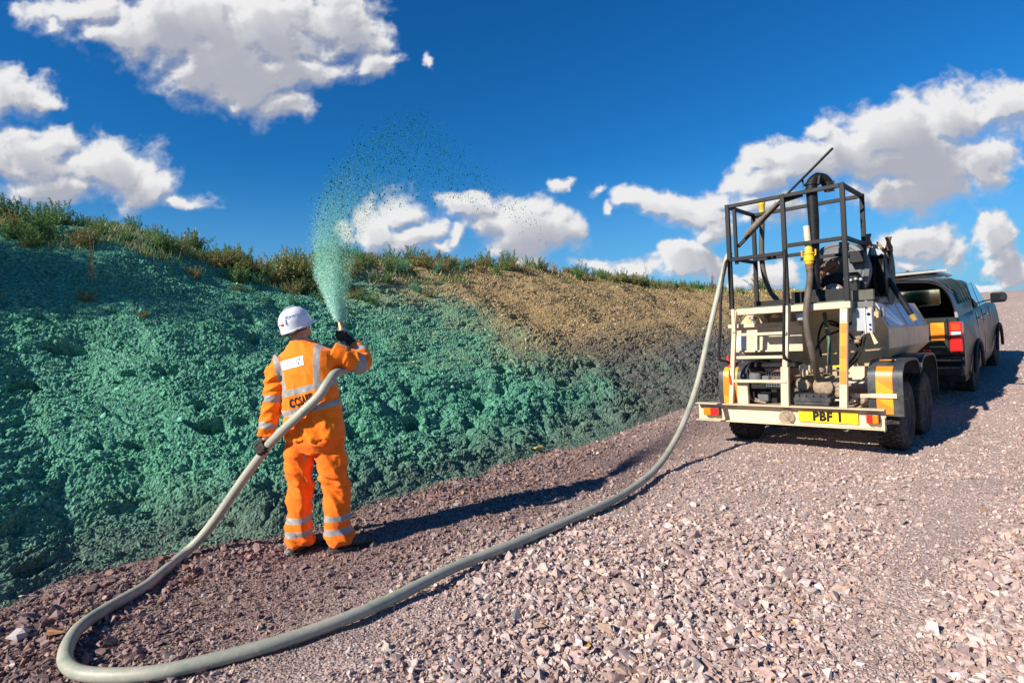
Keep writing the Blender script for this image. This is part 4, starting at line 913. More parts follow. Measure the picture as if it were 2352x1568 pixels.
for sx in (-1,1):
    m = MB(); m.bar((sx*.82,3.12,1.40),(sx*.95,3.10,1.42),.05,.03); m.prism([(sx*.93,3.02,1.36),(sx*1.15,3.02,1.37),(sx*1.17,3.02,1.48),(sx*1.13,3.02,1.55),(sx*.93,3.02,1.55)],(0,.12,0),.02); mi = PP(m,'wing_mirror',M['trim'],.5)
    x0,x1 = sorted((sx*.95,sx*1.14)); m = MB(); m.box(x0,x1,3.012,3.02,1.39,1.53,.003); m.build('mirror_glass',M['glass'],mi)
for x,y in ((hw-.13,1.12),(-hw+.13,1.12),(hw-.12,4.20),(-hw+.12,4.20)):
    wl_ = make_wheel(pick,(x,y,.385),.385,.25,.22,rimmat=M['grey'],side=1 if x>0 else -1); wl_.rotation_euler=(random.uniform(0,6),0,0)
for x in (-.66,.66):
    m = MB(); m.box(x-.13,x+.13,1.55,1.56,.14,.42); PP(m,'mud_flap',M['rubber'])
m = MB(); m.box(-.80,.80,5.08,5.16,.48,.72,.04); PP(m,'front_bumper',M['trim'])
# load in the canopy: things of their own
tank = MB(); ct = W(-1.57,11.42,float(zroad(11.4))+1.37-.03)
tank.box(-.20,.20,-.14,.14,0,.34,.03); tank.lathe((0,0,.34),(0,0,1),[(0,0),(.05,0),(.05,.03),(0,.03)],14)
o = tank.build('plastic_tank',M['white']); o.location = ct; o.rotation_euler=(0,0,ROADROT-YAW); tag(o,'white plastic tank standing inside the open pickup canopy','tank')

# ================================================================ PERSON
PB = Vector((-1.50,4.20,0.0)); GZ = .012
def co(v): return Vector(v)-PB+Vector((0,0,0))
person = empty('person', PB+Vector((0,0,GZ)))
tag(person, 'worker in orange high-visibility suit and white helmet spraying the bank with a hose', 'person')
PHI = math.radians(12); RX = Vector((math.cos(PHI),-math.sin(PHI),0)); FY = Vector((math.sin(PHI),math.cos(PHI),0))
def oval(c, rx, ry, n=28, ax=RX, ay=FY, p=2.4):
    out=[]
    for k in range(n):
        a=2*math.pi*k/n; ca_,sa_=math.cos(a),math.sin(a)
        out.append(co(c)+ax*(rx*math.copysign(abs(ca_)**(2/p),ca_))+ay*(ry*math.copysign(abs(sa_)**(2/p),sa_)))
    return out
def limb(m, pts, seg=18):
    """pts: (x,y,z,r)"""
    sp = spline([co(p[:3]) for p in pts],4); rr=[]; n=len(pts)
    for i in range(n-1):
        for k in range(4): t=k/4; rr.append(pts[i][3]*(1-t)+pts[i+1][3]*t)
    rr.append(pts[-1][3]); m.tube(sp, rr, seg)
def fuse(m, voxel, smooth=2):
    """merge overlapping closed pieces into one continuous skin (voxel remesh) and return arrays"""
    me = bpy.data.meshes.new('tmp'); m.bm.to_mesh(me); m.bm.free(); o = bpy.data.objects.new('tmp',me); C.objects.link(o)
    r = o.modifiers.new('r','REMESH'); r.mode='VOXEL'; r.voxel_size=voxel; r.adaptivity=0
    if smooth:
        s_ = o.modifiers.new('s','SMOOTH'); s_.iterations=smooth; s_.factor=.5
    dg = bpy.context.evaluated_depsgraph_get(); ev = bpy.data.meshes.new_from_object(o.evaluated_get(dg)); bpy.data.objects.remove(o)
    return ev
def arrays(me):
    V = np.empty(len(me.vertices)*3,np.float32); me.vertices.foreach_get('co',V); V=V.reshape(-1,3)
    N = np.empty(len(me.vertices)*3,np.float32); me.vertices.foreach_get('normal',N); return V, N.reshape(-1,3)
def finish(me, name, mat, parent, V=None, attrs=None):
    if V is not None: me.vertices.foreach_set('co', np.asarray(V,np.float32).ravel())
    me.name=name; me.materials.clear(); me.materials.append(mat)
    me.polygons.foreach_set('use_smooth', np.ones(len(me.polygons),bool))
    for k,v in (attrs or {}).items(): a = me.attributes.new(k,'FLOAT','POINT'); a.data.foreach_set('value', np.asarray(v,np.float32))
    me.update(); o = bpy.data.objects.new(name,me); link(o,parent); return o
def seg_param(V, pts):
    """closest polyline point: distance and arclength"""
    P_ = np.array([co(p[:3])[:] for p in pts]); best=np.full(len(V),9.); bt=np.zeros(len(V)); acc=0
    for a,b in zip(P_[:-1],P_[1:]):
        d=b-a; L_=np.linalg.norm(d); t=np.clip(((V-a)@d)/(L_*L_),0,1); q=np.linalg.norm(V-(a+t[:,None]*d),axis=1)
        k=q<best; best[k]=q[k]; bt[k]=(acc+t*L_)[k]; acc+=L_
    return best, bt
def ridge(x,y): return 1-np.abs(pn(x,y))*2.2
# --- body (one continuous skin)
m = MB()
SK = dict(larm=[(-1.70,4.21,1.43,.06),(-1.765,4.20,1.30,.05),(-1.785,4.20,1.13,.042),(-1.815,4.17,1.0,.038),(-1.835,4.14,.885,.030),(-1.83,4.135,.845,.026)],
          rarm=[(-1.34,4.22,1.455,.06),(-1.24,4.26,1.40,.052),(-1.175,4.35,1.355,.045),(-1.205,4.43,1.45,.040),(-1.265,4.465,1.535,.030),(-1.30,4.47,1.57,.026)],
          lleg=[(-1.605,4.20,.86,.085),(-1.61,4.20,.70,.085),(-1.62,4.21,.48,.058),(-1.632,4.20,.30,.052),(-1.64,4.19,.10,.036)],
          rleg=[(-1.40,4.20,.86,.085),(-1.39,4.20,.70,.085),(-1.372,4.22,.48,.058),(-1.366,4.20,.30,.052),(-1.355,4.20,.10,.036)])
for k in SK: limb(m, SK[k], 14)
m.rings([oval((-1.50,4.20,.78),.15,.10),oval((-1.50,4.20,.92),.17,.11),oval((-1.505,4.20,1.08),.15,.10),oval((-1.515,4.20,1.25),.17,.11),oval((-1.525,4.20,1.38),.185,.105),oval((-1.53,4.20,1.46),.16,.085),oval((-1.55,4.20,1.52),.075,.065)])
limb(m,[(-1.555,4.20,1.48,.060),(-1.572,4.205,1.56,.058),(-1.585,4.215,1.60,.056)],14)
HC = Vector((-1.598,4.225,1.672)); HF = (Vector((.35,.84,.30))).normalized(); HR = HF.cross(Vector((-.16,0,1))).normalized(); HU = HR.cross(HF).normalized()   # head looks up and to the right
def hp(a,b,c): return HC+HR*a+HF*b+HU*c
m.rings([[co(hp(r_*.074*math.cos(t_), r_*.092*math.sin(t_)+off, zz)) for t_ in [2*math.pi*k/20 for k in range(20)]] for zz,r_,off in ((-.105,.35,.045),(-.10,.55,.04),(-.075,.80,.02),(-.04,.93,.005),(0,1.,0),(.04,1.,0),(.075,.85,-.004),(.098,.5,-.006),(.105,.1,-.006))])
m.tube([co(hp(0,.085,.02)),co(hp(0,.108,-.015)),co(hp(0,.095,-.03))],[.008,.014,.012],8)          # nose
m.tube([co(hp(-.025,.078,-.055)),co(hp(.025,.078,-.055))],.009,6)                                  # lips
for sx in (-1,1):
    m.tube([co(hp(sx*.073,.0,.022)),co(hp(sx*.082,-.012,.012)),co(hp(sx*.080,-.010,-.018)),co(hp(sx*.072,.002,-.032))],[.010,.016,.013,.008],8)   # ears
    m.tube([co(hp(sx*.045,.080,.03)),co(hp(sx*.018,.088,.032))],.009,6)                            # brows
me = fuse(m,.009,2)
def skin_mat():
    mm,t,b = principled('skin',.55,.35); b.inputs['Subsurface Weight'].default_value=.12; b.inputs['Subsurface Radius'].default_value=(.02,.008,.004); tcn=t.new('ShaderNodeTexCoord').outputs['Object']
    t.put(b.inputs['Base Color'], t.mix(t.noise(tcn,25.,4.),(.50,.22,.14),(.62,.34,.24))); return mm
body_o = finish(me,'body',skin_mat(),person)
for sx in (-1,1):
    m = MB(); m.lathe(co(hp(sx*.030,.078,.012)),HF,[(0,-.01),(.012,-.006),(.0135,.002),(.008,.010),(0,.012)],12); m.build('eye',mat_simple('eye_white',(.7,.68,.66),.2,.5),body_o)
# hair: short, below the helmet at the back of the head
m = MB()
for k in range(9):
    a = math.radians(-165+k*18.75*1.0+15); 
    m.tube([co(hp(.070*math.cos(a),.088*math.sin(a)-.002,.03)),co(hp(.073*math.cos(a),.090*math.sin(a)-.002,-.01)),co(hp(.066*math.cos(a),.082*math.sin(a)+.002,-.045))],[.020,.018,.010],8)
me = fuse(m,.006,2); V,N = arrays(me); V = V+N*(.003*pn(V[:,0]*300+V[:,1]*300,V[:,2]*60))[:,None]
finish(me,'hair',mat_simple('brown_hair',(.11,.065,.04),.7,.3,0,(.25,.17,.11),.5,60.,.5),person,V)
# --- hi-vis cloth
def cloth_mat(name, base, dark):
    mm,t,b = principled(name,.75,.25); tcn=t.new('ShaderNodeTexCoord').outputs['Object']
    at = t.new('ShaderNodeAttribute',attribute_name='band').outputs['Fac']; k = t.math('GREATER_THAN',at,0.)
    n = t.noise(tcn,7.,5.,.6); c = t.mix(t.lin(n,.45,.75,0,.5),base,dark)
    band = t.mix(t.noise(tcn,30.,4.),(.27,.25,.24),(.38,.355,.335))
    t.put(b.inputs['Base Color'],t.mix(k,c,band)); t.put(b.inputs['Roughness'],t.mix(k,(.8,.8,.8),(.38,.38,.38)))
    b.inputs['Sheen Weight'].default_value=.15
    bump(t,b,t.math('ADD',t.math('MULTIPLY',t.noise(tcn,16.,5.,.6),1.),t.math('MULTIPLY',t.noise(tcn,50.,3.),.25)),.45,.012); return mm
M['hivis'] = cloth_mat('orange_hivis',(1.0,.205,.004),(.85,.15,.004)); M['hivis_t'] = cloth_mat('orange_trouser',(1.0,.175,.004),(.80,.115,.004))
m = MB()
m.rings([oval((-1.495,4.20,.835),.222,.150),oval((-1.50,4.20,.87),.224,.152),oval((-1.50,4.20,.95),.216,.147),oval((-1.505,4.20,1.07),.207,.137),oval((-1.51,4.20,1.20),.206,.137),oval((-1.522,4.20,1.32),.214,.135),oval((-1.527,4.205,1.41),.220,.125),oval((-1.53,4.21,1.475),.196,.108),oval((-1.548,4.21,1.525),.130,.085),oval((-1.562,4.212,1.545),.084,.074),oval((-1.566,4.212,1.560),.080,.072)])
LA = [(-1.69,4.21,1.42,.088),(-1.755,4.20,1.32,.084),(-1.782,4.20,1.20,.076),(-1.79,4.19,1.11,.073),(-1.815,4.17,.99,.066),(-1.832,4.15,.90,.060),(-1.835,4.148,.872,.057)]
RA = [(-1.35,4.22,1.455,.090),(-1.26,4.25,1.415,.086),(-1.19,4.30,1.375,.080),(-1.165,4.36,1.375,.078),(-1.19,4.415,1.44,.068),(-1.235,4.45,1.495,.060),(-1.25,4.456,1.515,.056)]
limb(m,LA,20); limb(m,RA,20)
me = fuse(m,.0085,3); V,N = arrays(me); Wd = V+np.array(PB[:])
dl,tl = seg_param(V,LA); dr,tr = seg_param(V,RA)
isl = (tl>.10)&(dl<.10)&(Wd[:,0]<-1.70); isr = (tr>.10)&(dr<.10)&(Wd[:,0]>-1.30)
x,y,z = Wd[:,0],Wd[:,1],Wd[:,2]
h = .013*ridge(x*5+z*6,z*2.2-x*2.5+y*2)+.006*ridge(x*13+z*9+3,z*6-x*5)+.0012*fbm(x*30,z*30+y*20,2)      # diagonal pull folds
h = h*(.6+.9*sstep(1.30-z,0,.25))
h = h - .012*np.clip(1-np.abs((z-1.07)-.35*(x+1.5))/.035,0,1)*(~(isl|isr))                       # cinch where the hose bears
ha = .011*ridge(tl*14+x*9,y*7+tl*4)+.004*ridge(tl*30+x*14,x*16+y*12); hb = .011*ridge(tr*15+z*6,y*7+x*6)+.004*ridge(tr*32,z*16+y*12)
h = np.where(isl,ha,np.where(isr,hb,h))
V2 = V+N*(h-.006)[:,None]
b1 = .0235-np.abs(z-(1.205+.20*(x+1.52))); b2 = .0235-np.abs(z-(1.058+.17*(x+1.52)))
tb = np.maximum(b1,b2)
br1 = np.where(z>1.215+.20*(x+1.52), .0235-np.abs(x-(-1.412-(z-1.3)*.02)),-1)
br2 = np.where((z>1.195), .0225-np.abs(x-(-1.752+(1.48-z)*.30)),-1)
ab = np.maximum(.024-np.abs(tl-.305),.024-np.abs(tl-.505)); rb = np.maximum(.024-np.abs(tr-.205),.024-np.abs(tr-.365))
band = np.where(isl,np.maximum(ab,np.where(tl<.16,br2,-1)),np.where(isr,rb,np.maximum.reduce([tb,br1,br2])))
band = np.clip(band,-.02,.02)
jk = finish(me,'jacket',M['hivis'],person,V2,{'band':band})
from mathutils.bvhtree import BVHTree
bv = BVHTree.FromPolygons([v.co for v in jk.data.vertices],[p.vertices[:] for p in jk.data.polygons])
def drape(ob, off):
    for v in ob.data.vertices:
        hit = bv.ray_cast(Vector((v.co.x,-1.,v.co.z)),Vector((0,1,0)))
        if hit[0] is not None: v.co.y = hit[0].y-off-(v.co.y)*1.0
def subdiv(ob, n=1):
    bm_ = bmesh.new(); bm_.from_mesh(ob.data)
    for _ in range(n):
        bmesh.ops.triangulate(bm_,faces=bm_.faces[:]); bmesh.ops.subdivide_edges(bm_,edges=[e for e in bm_.edges if e.calc_length()>.012],cuts=1)
    bmesh.ops.triangulate(bm_,faces=bm_.faces[:]); bm_.to_mesh(ob.data); bm_.free()
# back patch and its faint print
pc = co((-1.600,0,1.398)); ang = math.radians(-11)
def patch(name, pts, mat, off, par=None):
    bm_ = bmesh.new(); bm_.faces.new([bm_.verts.new((pc.x+a*math.cos(-ang)-b*math.sin(-ang),0,pc.z+a*math.sin(-ang)+b*math.cos(-ang))) for a,b in pts]); me_=bpy.data.meshes.new(name); bm_.to_mesh(me_); bm_.free(); me_.materials.append(mat)
    o_=bpy.data.objects.new(name,me_); link(o_,par or person); subdiv(o_,5); drape(o_,off); return o_
M['patchw'] = mat_simple('white_print',(.72,.72,.74),.5,.3,0,(.55,.53,.52),.4,30.)
M['patchg'] = mat_simple('grey_print',(.34,.36,.46),.5,.3); M['patchb'] = mat_simple('navy_print',(.06,.09,.22),.5,.3)
pt = patch('back_print',[(-.095,-.034),(.095,-.034),(.095,.034),(-.095,.034)],M['patchw'],.003)
for a0,a1,b0 in ((-.080,.020,.004),(-.075,.028,-.008),(-.060,.010,-.019)): patch('print_line',[(a0,b0-.0022),(a1,b0-.0022),(a1,b0+.0022),(a0,b0+.0022)],M['patchg'],.0045,pt)
sw = []
for k in range(14):
    t_=k/13*4.6; sw.append((.060+.020*math.cos(t_),.002+.020*math.sin(t_)))
for a,b in zip(sw[:-1],sw[1:]):
    pass
q1=[(p_[0]*1.0,p_[1]) for p_ in sw]; q2=[(.060+(p_[0]-.060)*.80,.002+(p_[1]-.002)*.80) for p_ in reversed(sw)]
patch('print_swirl',q1+q2,M['patchb'],.0045,pt); patch('print_tail',[(.048,-.024),(.053,-.024),(.072,.026),(.067,.026)],M['patchb'],.0048,pt)
tx = text_mesh('CCSAFE',.084,M['ink'],'back_lettering',person,Matrix.Translation(Vector((co((-1.535,0,1.128)).x,0,co((-1.535,0,1.124)).z)))@Matrix.Rotation(math.radians(-14),4,'Y')@Matrix.Rotation(math.pi/2,4,'X'),.58,.0035,.0)
subdiv(tx,2); drape(tx,.004)
# --- trousers
LL = [(-1.603,4.20,.86,.108),(-1.618,4.20,.72,.101),(-1.630,4.20,.60,.094),(-1.634,4.215,.48,.090),(-1.638,4.20,.33,.091),(-1.646,4.19,.20,.096),(-1.645,4.19,.10,.094),(-1.645,4.19,.055,.088)]
RL = [(-1.395,4.20,.86,.112),(-1.385,4.20,.72,.106),(-1.374,4.20,.60,.100),(-1.366,4.225,.48,.096),(-1.360,4.205,.33,.091),(-1.363,4.20,.20,.092),(-1.355,4.205,.10,.094),(-1.353,4.21,.052,.090)]
m = MB(); m.rings([oval((-1.50,4.20,.735),.185,.11),oval((-1.50,4.20,.80),.213,.135),oval((-1.50,4.20,.88),.210,.140),oval((-1.50,4.20,1.0),.19,.13)]); limb(m,LL,20); limb(m,RL,20)
me = fuse(m,.0085,3); V,N = arrays(me); Wd=V+np.array(PB[:]); x,y,z=Wd.T
h = .014*ridge(z*6+x*5,x*6+y*5)+.007*ridge(z*13+x*9+2,y*9+x*6)+.001*fbm(x*28+y*15,z*28,2)
kn = np.exp(-((z-.50)/.09)**2)+.8*np.exp(-((z-.10)/.05)**2)+.5*np.exp(-((z-.72)/.06)**2)
h = h*(.95+.4*kn)+.013*kn*ridge(z*19+x*8,x*5+y*4)
V2 = V+N*(h-.008)[:,None]
band = np.clip(np.maximum(.0225-np.abs(z-.248+.1*(x+1.5)*0),.0225-np.abs(z-.150)),-.02,.02)
finish(me,'trousers',M['hivis_t'],person,V2,{'band':band})
# --- boots
for (bx,by,dx,dy) in ((-1.645,4.20,.55,.83),(-1.352,4.21,.93,.36)):
    d = Vector((dx,dy,0)).normalized(); s_ = Vector((-d.y,d.x,0)); m = MB(); rings=[]
    def bring(t,w,z0,z1):
        c = Vector((bx,by,0))+d*t; return [co(c+s_*(w*math.cos(a))+Vector((0,0,(z0+z1)/2+(z1-z0)/2*math.sin(a)))) for a in [2*math.pi*k/18 for k in range(18)]]
    m.rings([bring(-.085,.012,.02,.07),bring(-.078,.036,.005,.11),bring(-.04,.044,.0,.14),bring(.02,.045,.0,.13),bring(.08,.047,.0,.10),bring(.13,.050,.0,.085),bring(.18,.046,.0,.075),bring(.21,.03,.005,.06),bring(.222,.008,.015,.045)])
    m.tube([co((bx,by,.05)),co((bx,by,.17))],[.052,.050],16)
    me = fuse(m,.008,2); bt = finish(me,'boot',mat_simple('muddy_boot',(.035,.033,.03),.75,.3,0,(.20,.17,.12),.8,16.,.3),person)
    m = MB(); m.prism([co(Vector((bx,by,-.010))+d*t+s_*w) for t,w in ((-.09,-.03),(-.05,-.046),(.10,-.052),(.19,-.046),(.23,-.015),(.23,.015),(.19,.046),(.10,.052),(-.05,.046),(-.09,.03))],(0,0,.022),.003); m.build('sole',M['rubber'],bt)
# --- helmet
m = MB(); RT = .112
def hring(zz,a,b,off=0.): return [co(hp(a*math.cos(t_),b*math.sin(t_)+off,zz)) for t_ in [2*math.pi*k/36 for k in range(36)]]
dome=[]
for k in range(11):
    t_=math.pi/2*k/10; dome.append(hring(.020+.122*math.sin(t_), max(.106*math.cos(t_)**.85,.002), max(.130*math.cos(t_)**.85,.002), -.002))
m.rings([hring(.030,.103,.127),hring(-.018,.104,.128,-.002),hring(-.020,.111,.134,-.002)]+dome)
for a0 in (-.034,0,.034):
    m.tube([co(hp(a0*(.6+.4*abs(math.cos(t_))),.128*math.cos(t_)-.002,.022+(.124-abs(a0)*.25)*math.sin(t_))) for t_ in [math.pi*k/14 for k in range(1,14)]],.0055 if a0 else .007,8)
m.rings([[co(hp(.108*math.cos(t_)*s1,.128*math.sin(t_)*s1+(.03 if math.sin(t_)>0.2 else 0)*max(0,math.sin(t_))*s2,-.012-zz)) for t_ in [2*math.pi*k/36 for k in range(36)]] for s1,s2,zz in ((.98,0,-.012),(1.05,1.1,-.004),(1.055,1.2,.006),(.97,.2,.004))])
hel = m.build('helmet',mat_simple('white_helmet',(.80,.80,.82),.28,.5,0,(.6,.58,.55),.25,8.,0,.3),person,.9)
def on_dome(az, el, lift=.002):
    ce=math.cos(el)**.85; return Vector(hp((.106*ce+lift)*math.cos(az),(.130*ce+lift)*math.sin(az)-.002,.020+(.122+lift)*math.sin(el)))
m = MB(); m.bm.faces.new([m.bm.verts.new(co(on_dome(math.radians(-90)+.17*math.cos(t_),math.radians(13)+.085*math.sin(t_)))) for t_ in [2*math.pi*k/14 for k in range(14)]]); m.build('red_sticker',M['red'],hel)
m = MB()
for k in range(5):
    a0 = math.radians(-52+8*k); m.tube([co(on_dome(a0,math.radians(30+3*(k%2)))),co(on_dome(a0+.06,math.radians(36))),co(on_dome(a0+.03,math.radians(31)))],.0016,4)
m.tube([co(on_dome(math.radians(-58)+.09*math.cos(t_),math.radians(33)+.08*math.sin(t_))) for t_ in [k*.5 for k in range(12)]],.0016,4); m.build('helmet_mark',M['patchb'],hel)
m = MB(); m.tube([co(hp(-.09,-.095,-.02)),co(hp(-.04,-.118,-.035)),co(hp(.04,-.118,-.035)),co(hp(.09,-.095,-.02))],.010,8); m.build('helmet_harness',M['trim'],hel)
# --- gloved hands
def grip(Pc, d, palm, rh, sgn, wrist, name, thumb_end=1):
    Pc=Vector(Pc); d=Vector(d).normalized(); u=Vector(palm); u=(u-d*u.dot(d)).normalized(); v=d.cross(u)*sgn
    def at(al, ang_, rad): return co(Pc+d*al+(u*math.cos(ang_)+v*math.sin(ang_))*rad)
    m = MB()
    # palm
    pc_=Pc+u*(rh+.020); m.rings([[co(pc_+d*(.047*e*math.cos(t_))+v*(.040*e*math.sin(t_)+.004)+u*w) for t_ in [2*math.pi*k/16 for k in range(16)]] for w,e in ((-.017,.7),(-.010,1.),(.004,1.),(.014,.75),(.018,.3))])
    for al,ln,rr in ((.037*thumb_end,2.15,.0100),(.013*thumb_end,2.45,.0105),(-.011*thumb_end,2.3,.0100),(-.034*thumb_end,1.95,.0088)):
        n_=8; pts=[at(al+.003*math.sin(k*1.3),.35+ln*k/(n_-1)*1.0, rh+rr+.004*(1 if k in (2,5) else 0)+(.008 if k==0 else 0)) for k in range(n_)]
        m.tube(pts,[rr*1.05]*3+[rr]*3+[rr*.92,rr*.6],10)
    pts=[at(.030*thumb_end,-.25,rh+.018),at(.046*thumb_end,-.8,rh+.015),at(.052*thumb_end,-1.35,rh+.012),at(.050*thumb_end,-1.8,rh+.010)]
    m.tube(pts,[.014,.0125,.0115,.007],10)
    wr=Vector(wrist); m.tube([co(pc_+u*.0),co(pc_.lerp(wr,.5)),co(wr)],[.026,.030,.034],14)
    me = fuse(m,.0042,1)
    gl = finish(me,name,mat_simple('black_glove',(.018,.017,.017),.7,.3,0,(.16,.11,.08),.45,35.,.3),person); return gl
grip((-1.845,4.135,.782),(.70,-.12,.70),(-.25,.1,.9),.036,1,(-1.835,4.148,.878),'glove')
grip((-1.352,4.475,1.575),(-.12,.25,.96),(.95,.05,.10),.026,-1,(-1.250,4.456,1.515),'glove')
# ================================================================ HOSE
HP = [(-1.335,4.49,1.60),(-1.325,4.47,1.54),(-1.30,4.44,1.47),(-1.275,4.40,1.41),(-1.262,4.30,1.345),(-1.275,4.19,1.325),(-1.295,4.095,1.315),(-1.33,4.035,1.255),(-1.387,4.012,1.17),(-1.52,4.012,1.052),(-1.669,4.045,.934),(-1.803,4.115,.826),(-1.875,4.14,.748),(-2.02,4.16,.581),(-2.227,4.16,.313),(-2.351,4.14,.165),(-2.44,4.06,.075),
 (-2.425,3.78,.055),(-2.402,3.572,.055),(-2.437,3.277,.055),(-2.425,3.063,.055),(-2.302,2.818,.055),(-2.149,2.663,.055),(-1.97,2.60,.055),(-1.727,2.596,.055),(-1.524,2.666,.055),(-1.305,2.774,.055),(-1.135,2.894,.052),(-.955,3.044,.052),(-.762,3.243,.052),(-.428,3.67,.052),(.004,4.088,.05),(.555,4.671,.05),(.95,5.15,.05),(1.366,5.75,.09),(1.676,6.2,.222),(1.979,6.6,.486),(2.268,6.95,.905),(2.468,7.15,1.377),(2.659,7.25,1.929),(2.79,7.25,2.379),(2.84,7.22,2.47)]
sp = spline(HP,9); m = MB(); rr = [.025+.0085*min(1,max(0,(i-18)/40)) for i in range(len(sp))]; m.tube(sp,rr,16)
me = bpy.data.meshes.new('hose'); hs_ = m.build('spray_hose', None or M['hose_dark'], None, 1.)
def hose_mat():
    mm,t,b = principled('grey_green_hose',.50,.4); tcn=t.new('ShaderNodeTexCoord').outputs['Object']
    n=t.noise(tcn,3.,5.,.6); n2=t.noise(tcn,40.,5.,.7); c=t.mix(t.lin(n,.35,.65),(.40,.375,.30),(.28,.29,.225)); c=t.mix(t.smooth(n2,.52,.72,0,.5),c,(.56,.49,.39)); c=t.mix(t.smooth(t.noise(tcn,7.,5.),.54,.70,0,.6),c,(.12,.22,.16))
    t.put(b.inputs['Base Color'],c); bump(t,b,n2,.35,.004); return mm
hs_.data.materials.clear(); hs_.data.materials.append(hose_mat())
tag(hs_,'thick grey-green hose looping over the gravel from trailer to worker','hose')
m = MB(); m.tube([(-1.335,4.49,1.60),(-1.345,4.495,1.65)],[.031,.031],14); m.lathe((-1.340,4.493,1.62),(-.2,.1,.97),[(.03,0),(.038,.003),(.038,.02),(.03,.024)],14); m.build('hose_collar',M['galv'],hs_)
m = MB(); m.lathe((-1.345,4.495,1.648),(-.25,.12,.96),[(.026,0),(.024,.02),(.016,.05),(.015,.062),(.009,.062),(.009,.03),(0,.03)],14); m.build('nozzle',mat_simple('brass_nozzle',(.62,.36,.16),.35,.5,.6,(.3,.2,.1),.4,20.),hs_)
# ================================================================ PLANTS
def leaf_mat(name, cols, spec=.25, trans=.35):
    mm,t,b = principled(name,.55,spec); at=t.new('ShaderNodeAttribute',attribute_name='col').outputs['Color']; oi=t.new('ShaderNodeObjectInfo').outputs['Random']
    c=t.mix(t.lin(oi,0,1,0,.45),at,t.mix(1.,at,cols,'MULTIPLY')); t.put(b.inputs['Base Color'],c)
    tr_=t.new('ShaderNodeBsdfTranslucent'); t.put(tr_.inputs[0],c); mx=t.new('ShaderNodeMixShader'); mx.inputs[0].default_value=trans; t.l.new(b.outputs[0],mx.inputs[1]); t.l.new(tr_.outputs[0],mx.inputs[2])
    t.l.new(mx.outputs[0],t.n['Material Output'].inputs[0]); return mm
M['leaf'] = leaf_mat('weed_leaf',(1.5,1.15,.8))
def plant_mesh(name, seed, H, spread, nst, nleaf, ls, pal, flower=None, blade=False, top=0.):
    r_ = np.random.RandomState(seed); V=[];F=[];Cc=[]
    def quad(p, d, w, L_, c, bend=.0):
        d=d/np.linalg.norm(d); s_=np.cross(d,r_.normal(size=3)); s_/=np.linalg.norm(s_)+1e-6; o=len(V)
        V.extend([p-s_*w*.15, p+d*L_*.5-s_*w*.5, p+d*L_+np.array([0,0,-bend]), p+d*L_*.5+s_*w*.5]); F.append([o,o+1,o+2,o+3]); Cc.extend([c]*4)
    for k in range(nst):
        a=r_.uniform(0,6.28); lean=r_.uniform(.05,1)*spread; b0=np.array([math.cos(a),math.sin(a),0])*r_.uniform(0,.35)*spread; h=H*r_.uniform(.55,1.08)*(1-.3*lean/spread)
        tip=b0+np.array([math.cos(a)*lean,math.sin(a)*lean,h]); mid=b0*.6+tip*.4+np.array([0,0,h*.14]); pts=[b0*(1-t)**2+2*mid*t*(1-t)+tip*t*t for t in np.linspace(0,1,6)]
        sc_ = pal[r_.randint(len(pal))]*.8; w=.004
        for p,q in zip(pts[:-1],pts[1:]):
            o=len(V); s_=np.array([math.cos(a+1.57),math.sin(a+1.57),0])*w; s2=np.array([math.cos(a),math.sin(a),0])*w
            V.extend([p-s_,p+s_,q+s_*.8,q-s_*.8]); F.append([o,o+1,o+2,o+3]); Cc.extend([sc_]*4)
            o=len(V); V.extend([p-s2,p+s2,q+s2*.8,q-s2*.8]); F.append([o,o+1,o+2,o+3]); Cc.extend([sc_]*4)
        for j in range(nleaf):
            t=r_.uniform(top,1)**.8; p=b0*(1-t)**2+2*mid*t*(1-t)+tip*t*t; c=pal[r_.randint(len(pal))]*r_.uniform(.6,1.35)
            p = p + r_.normal(size=3)*np.array([.05,.05,.03])*H*(1.15-t)
            d=np.array([r_.normal(),r_.normal(),r_.uniform(-.3,1.1)]); L_=ls*r_.uniform(.5,1.4)*(1.15-.5*t)
            quad(p,d,L_*(.5 if not blade else .12),L_*(1 if not blade else 2.2),c,.01)
        if flower is not None and r_.uniform()<.5:
            for j in range(3): quad(tip+r_.normal(size=3)*.025,np.array([r_.normal(),r_.normal(),.5]),.022,.022,np.array(flower))
    V=np.array(V); F=np.array(F); me_o=np_mesh(name,V,F,M['leaf'],{'col':np.array(Cc)}); return me_o
G=lambda *a:[np.array(x) for x in a]
green=G((.12,.25,.075),(.09,.20,.06),(.17,.30,.10),(.20,.28,.11),(.10,.24,.12)); olive=G((.22,.24,.08),(.29,.26,.11),(.18,.21,.07),(.38,.31,.17)); brown=G((.34,.29,.12),(.42,.36,.18),(.24,.22,.09),(.24,.30,.10)); dry=G((.52,.42,.24),(.44,.36,.20),(.60,.50,.31),(.26,.25,.11)); mint=G((.14,.40,.26),(.18,.48,.33),(.10,.28,.17),(.15,.25,.10))
def pz(f,s):
    r=float(rbase(f))-s; rr_,ff_,zz_,_=bank_point(np.array([r]),np.array([float(f)])); return W(float(rr_[0]),float(ff_[0]),float(zz_[0])-.03)
KINDS = {
 'green':[plant_mesh('leafy_weed',100+i,.60,.30,17,85,.045,green,(.75,.60,.03) if i==0 else None) for i in range(3)],
 'olive':[plant_mesh('bushy_weed',110+i,.52,.34,19,80,.042,olive,(.80,.62,.03) if i==1 else None) for i in range(3)],
 'brown':[plant_mesh('browning_shrub',120+i,.62,.36,20,85,.042,brown+olive[:2]) for i in range(2)],
 'mint':[plant_mesh('sprayed_weed',130+i,.5,.28,16,70,.045,mint) for i in range(2)],
 'dry':[plant_mesh('dry_grass_tuft',140+i,.42,.16,26,7,.05,dry,None,True) for i in range(2)],
}
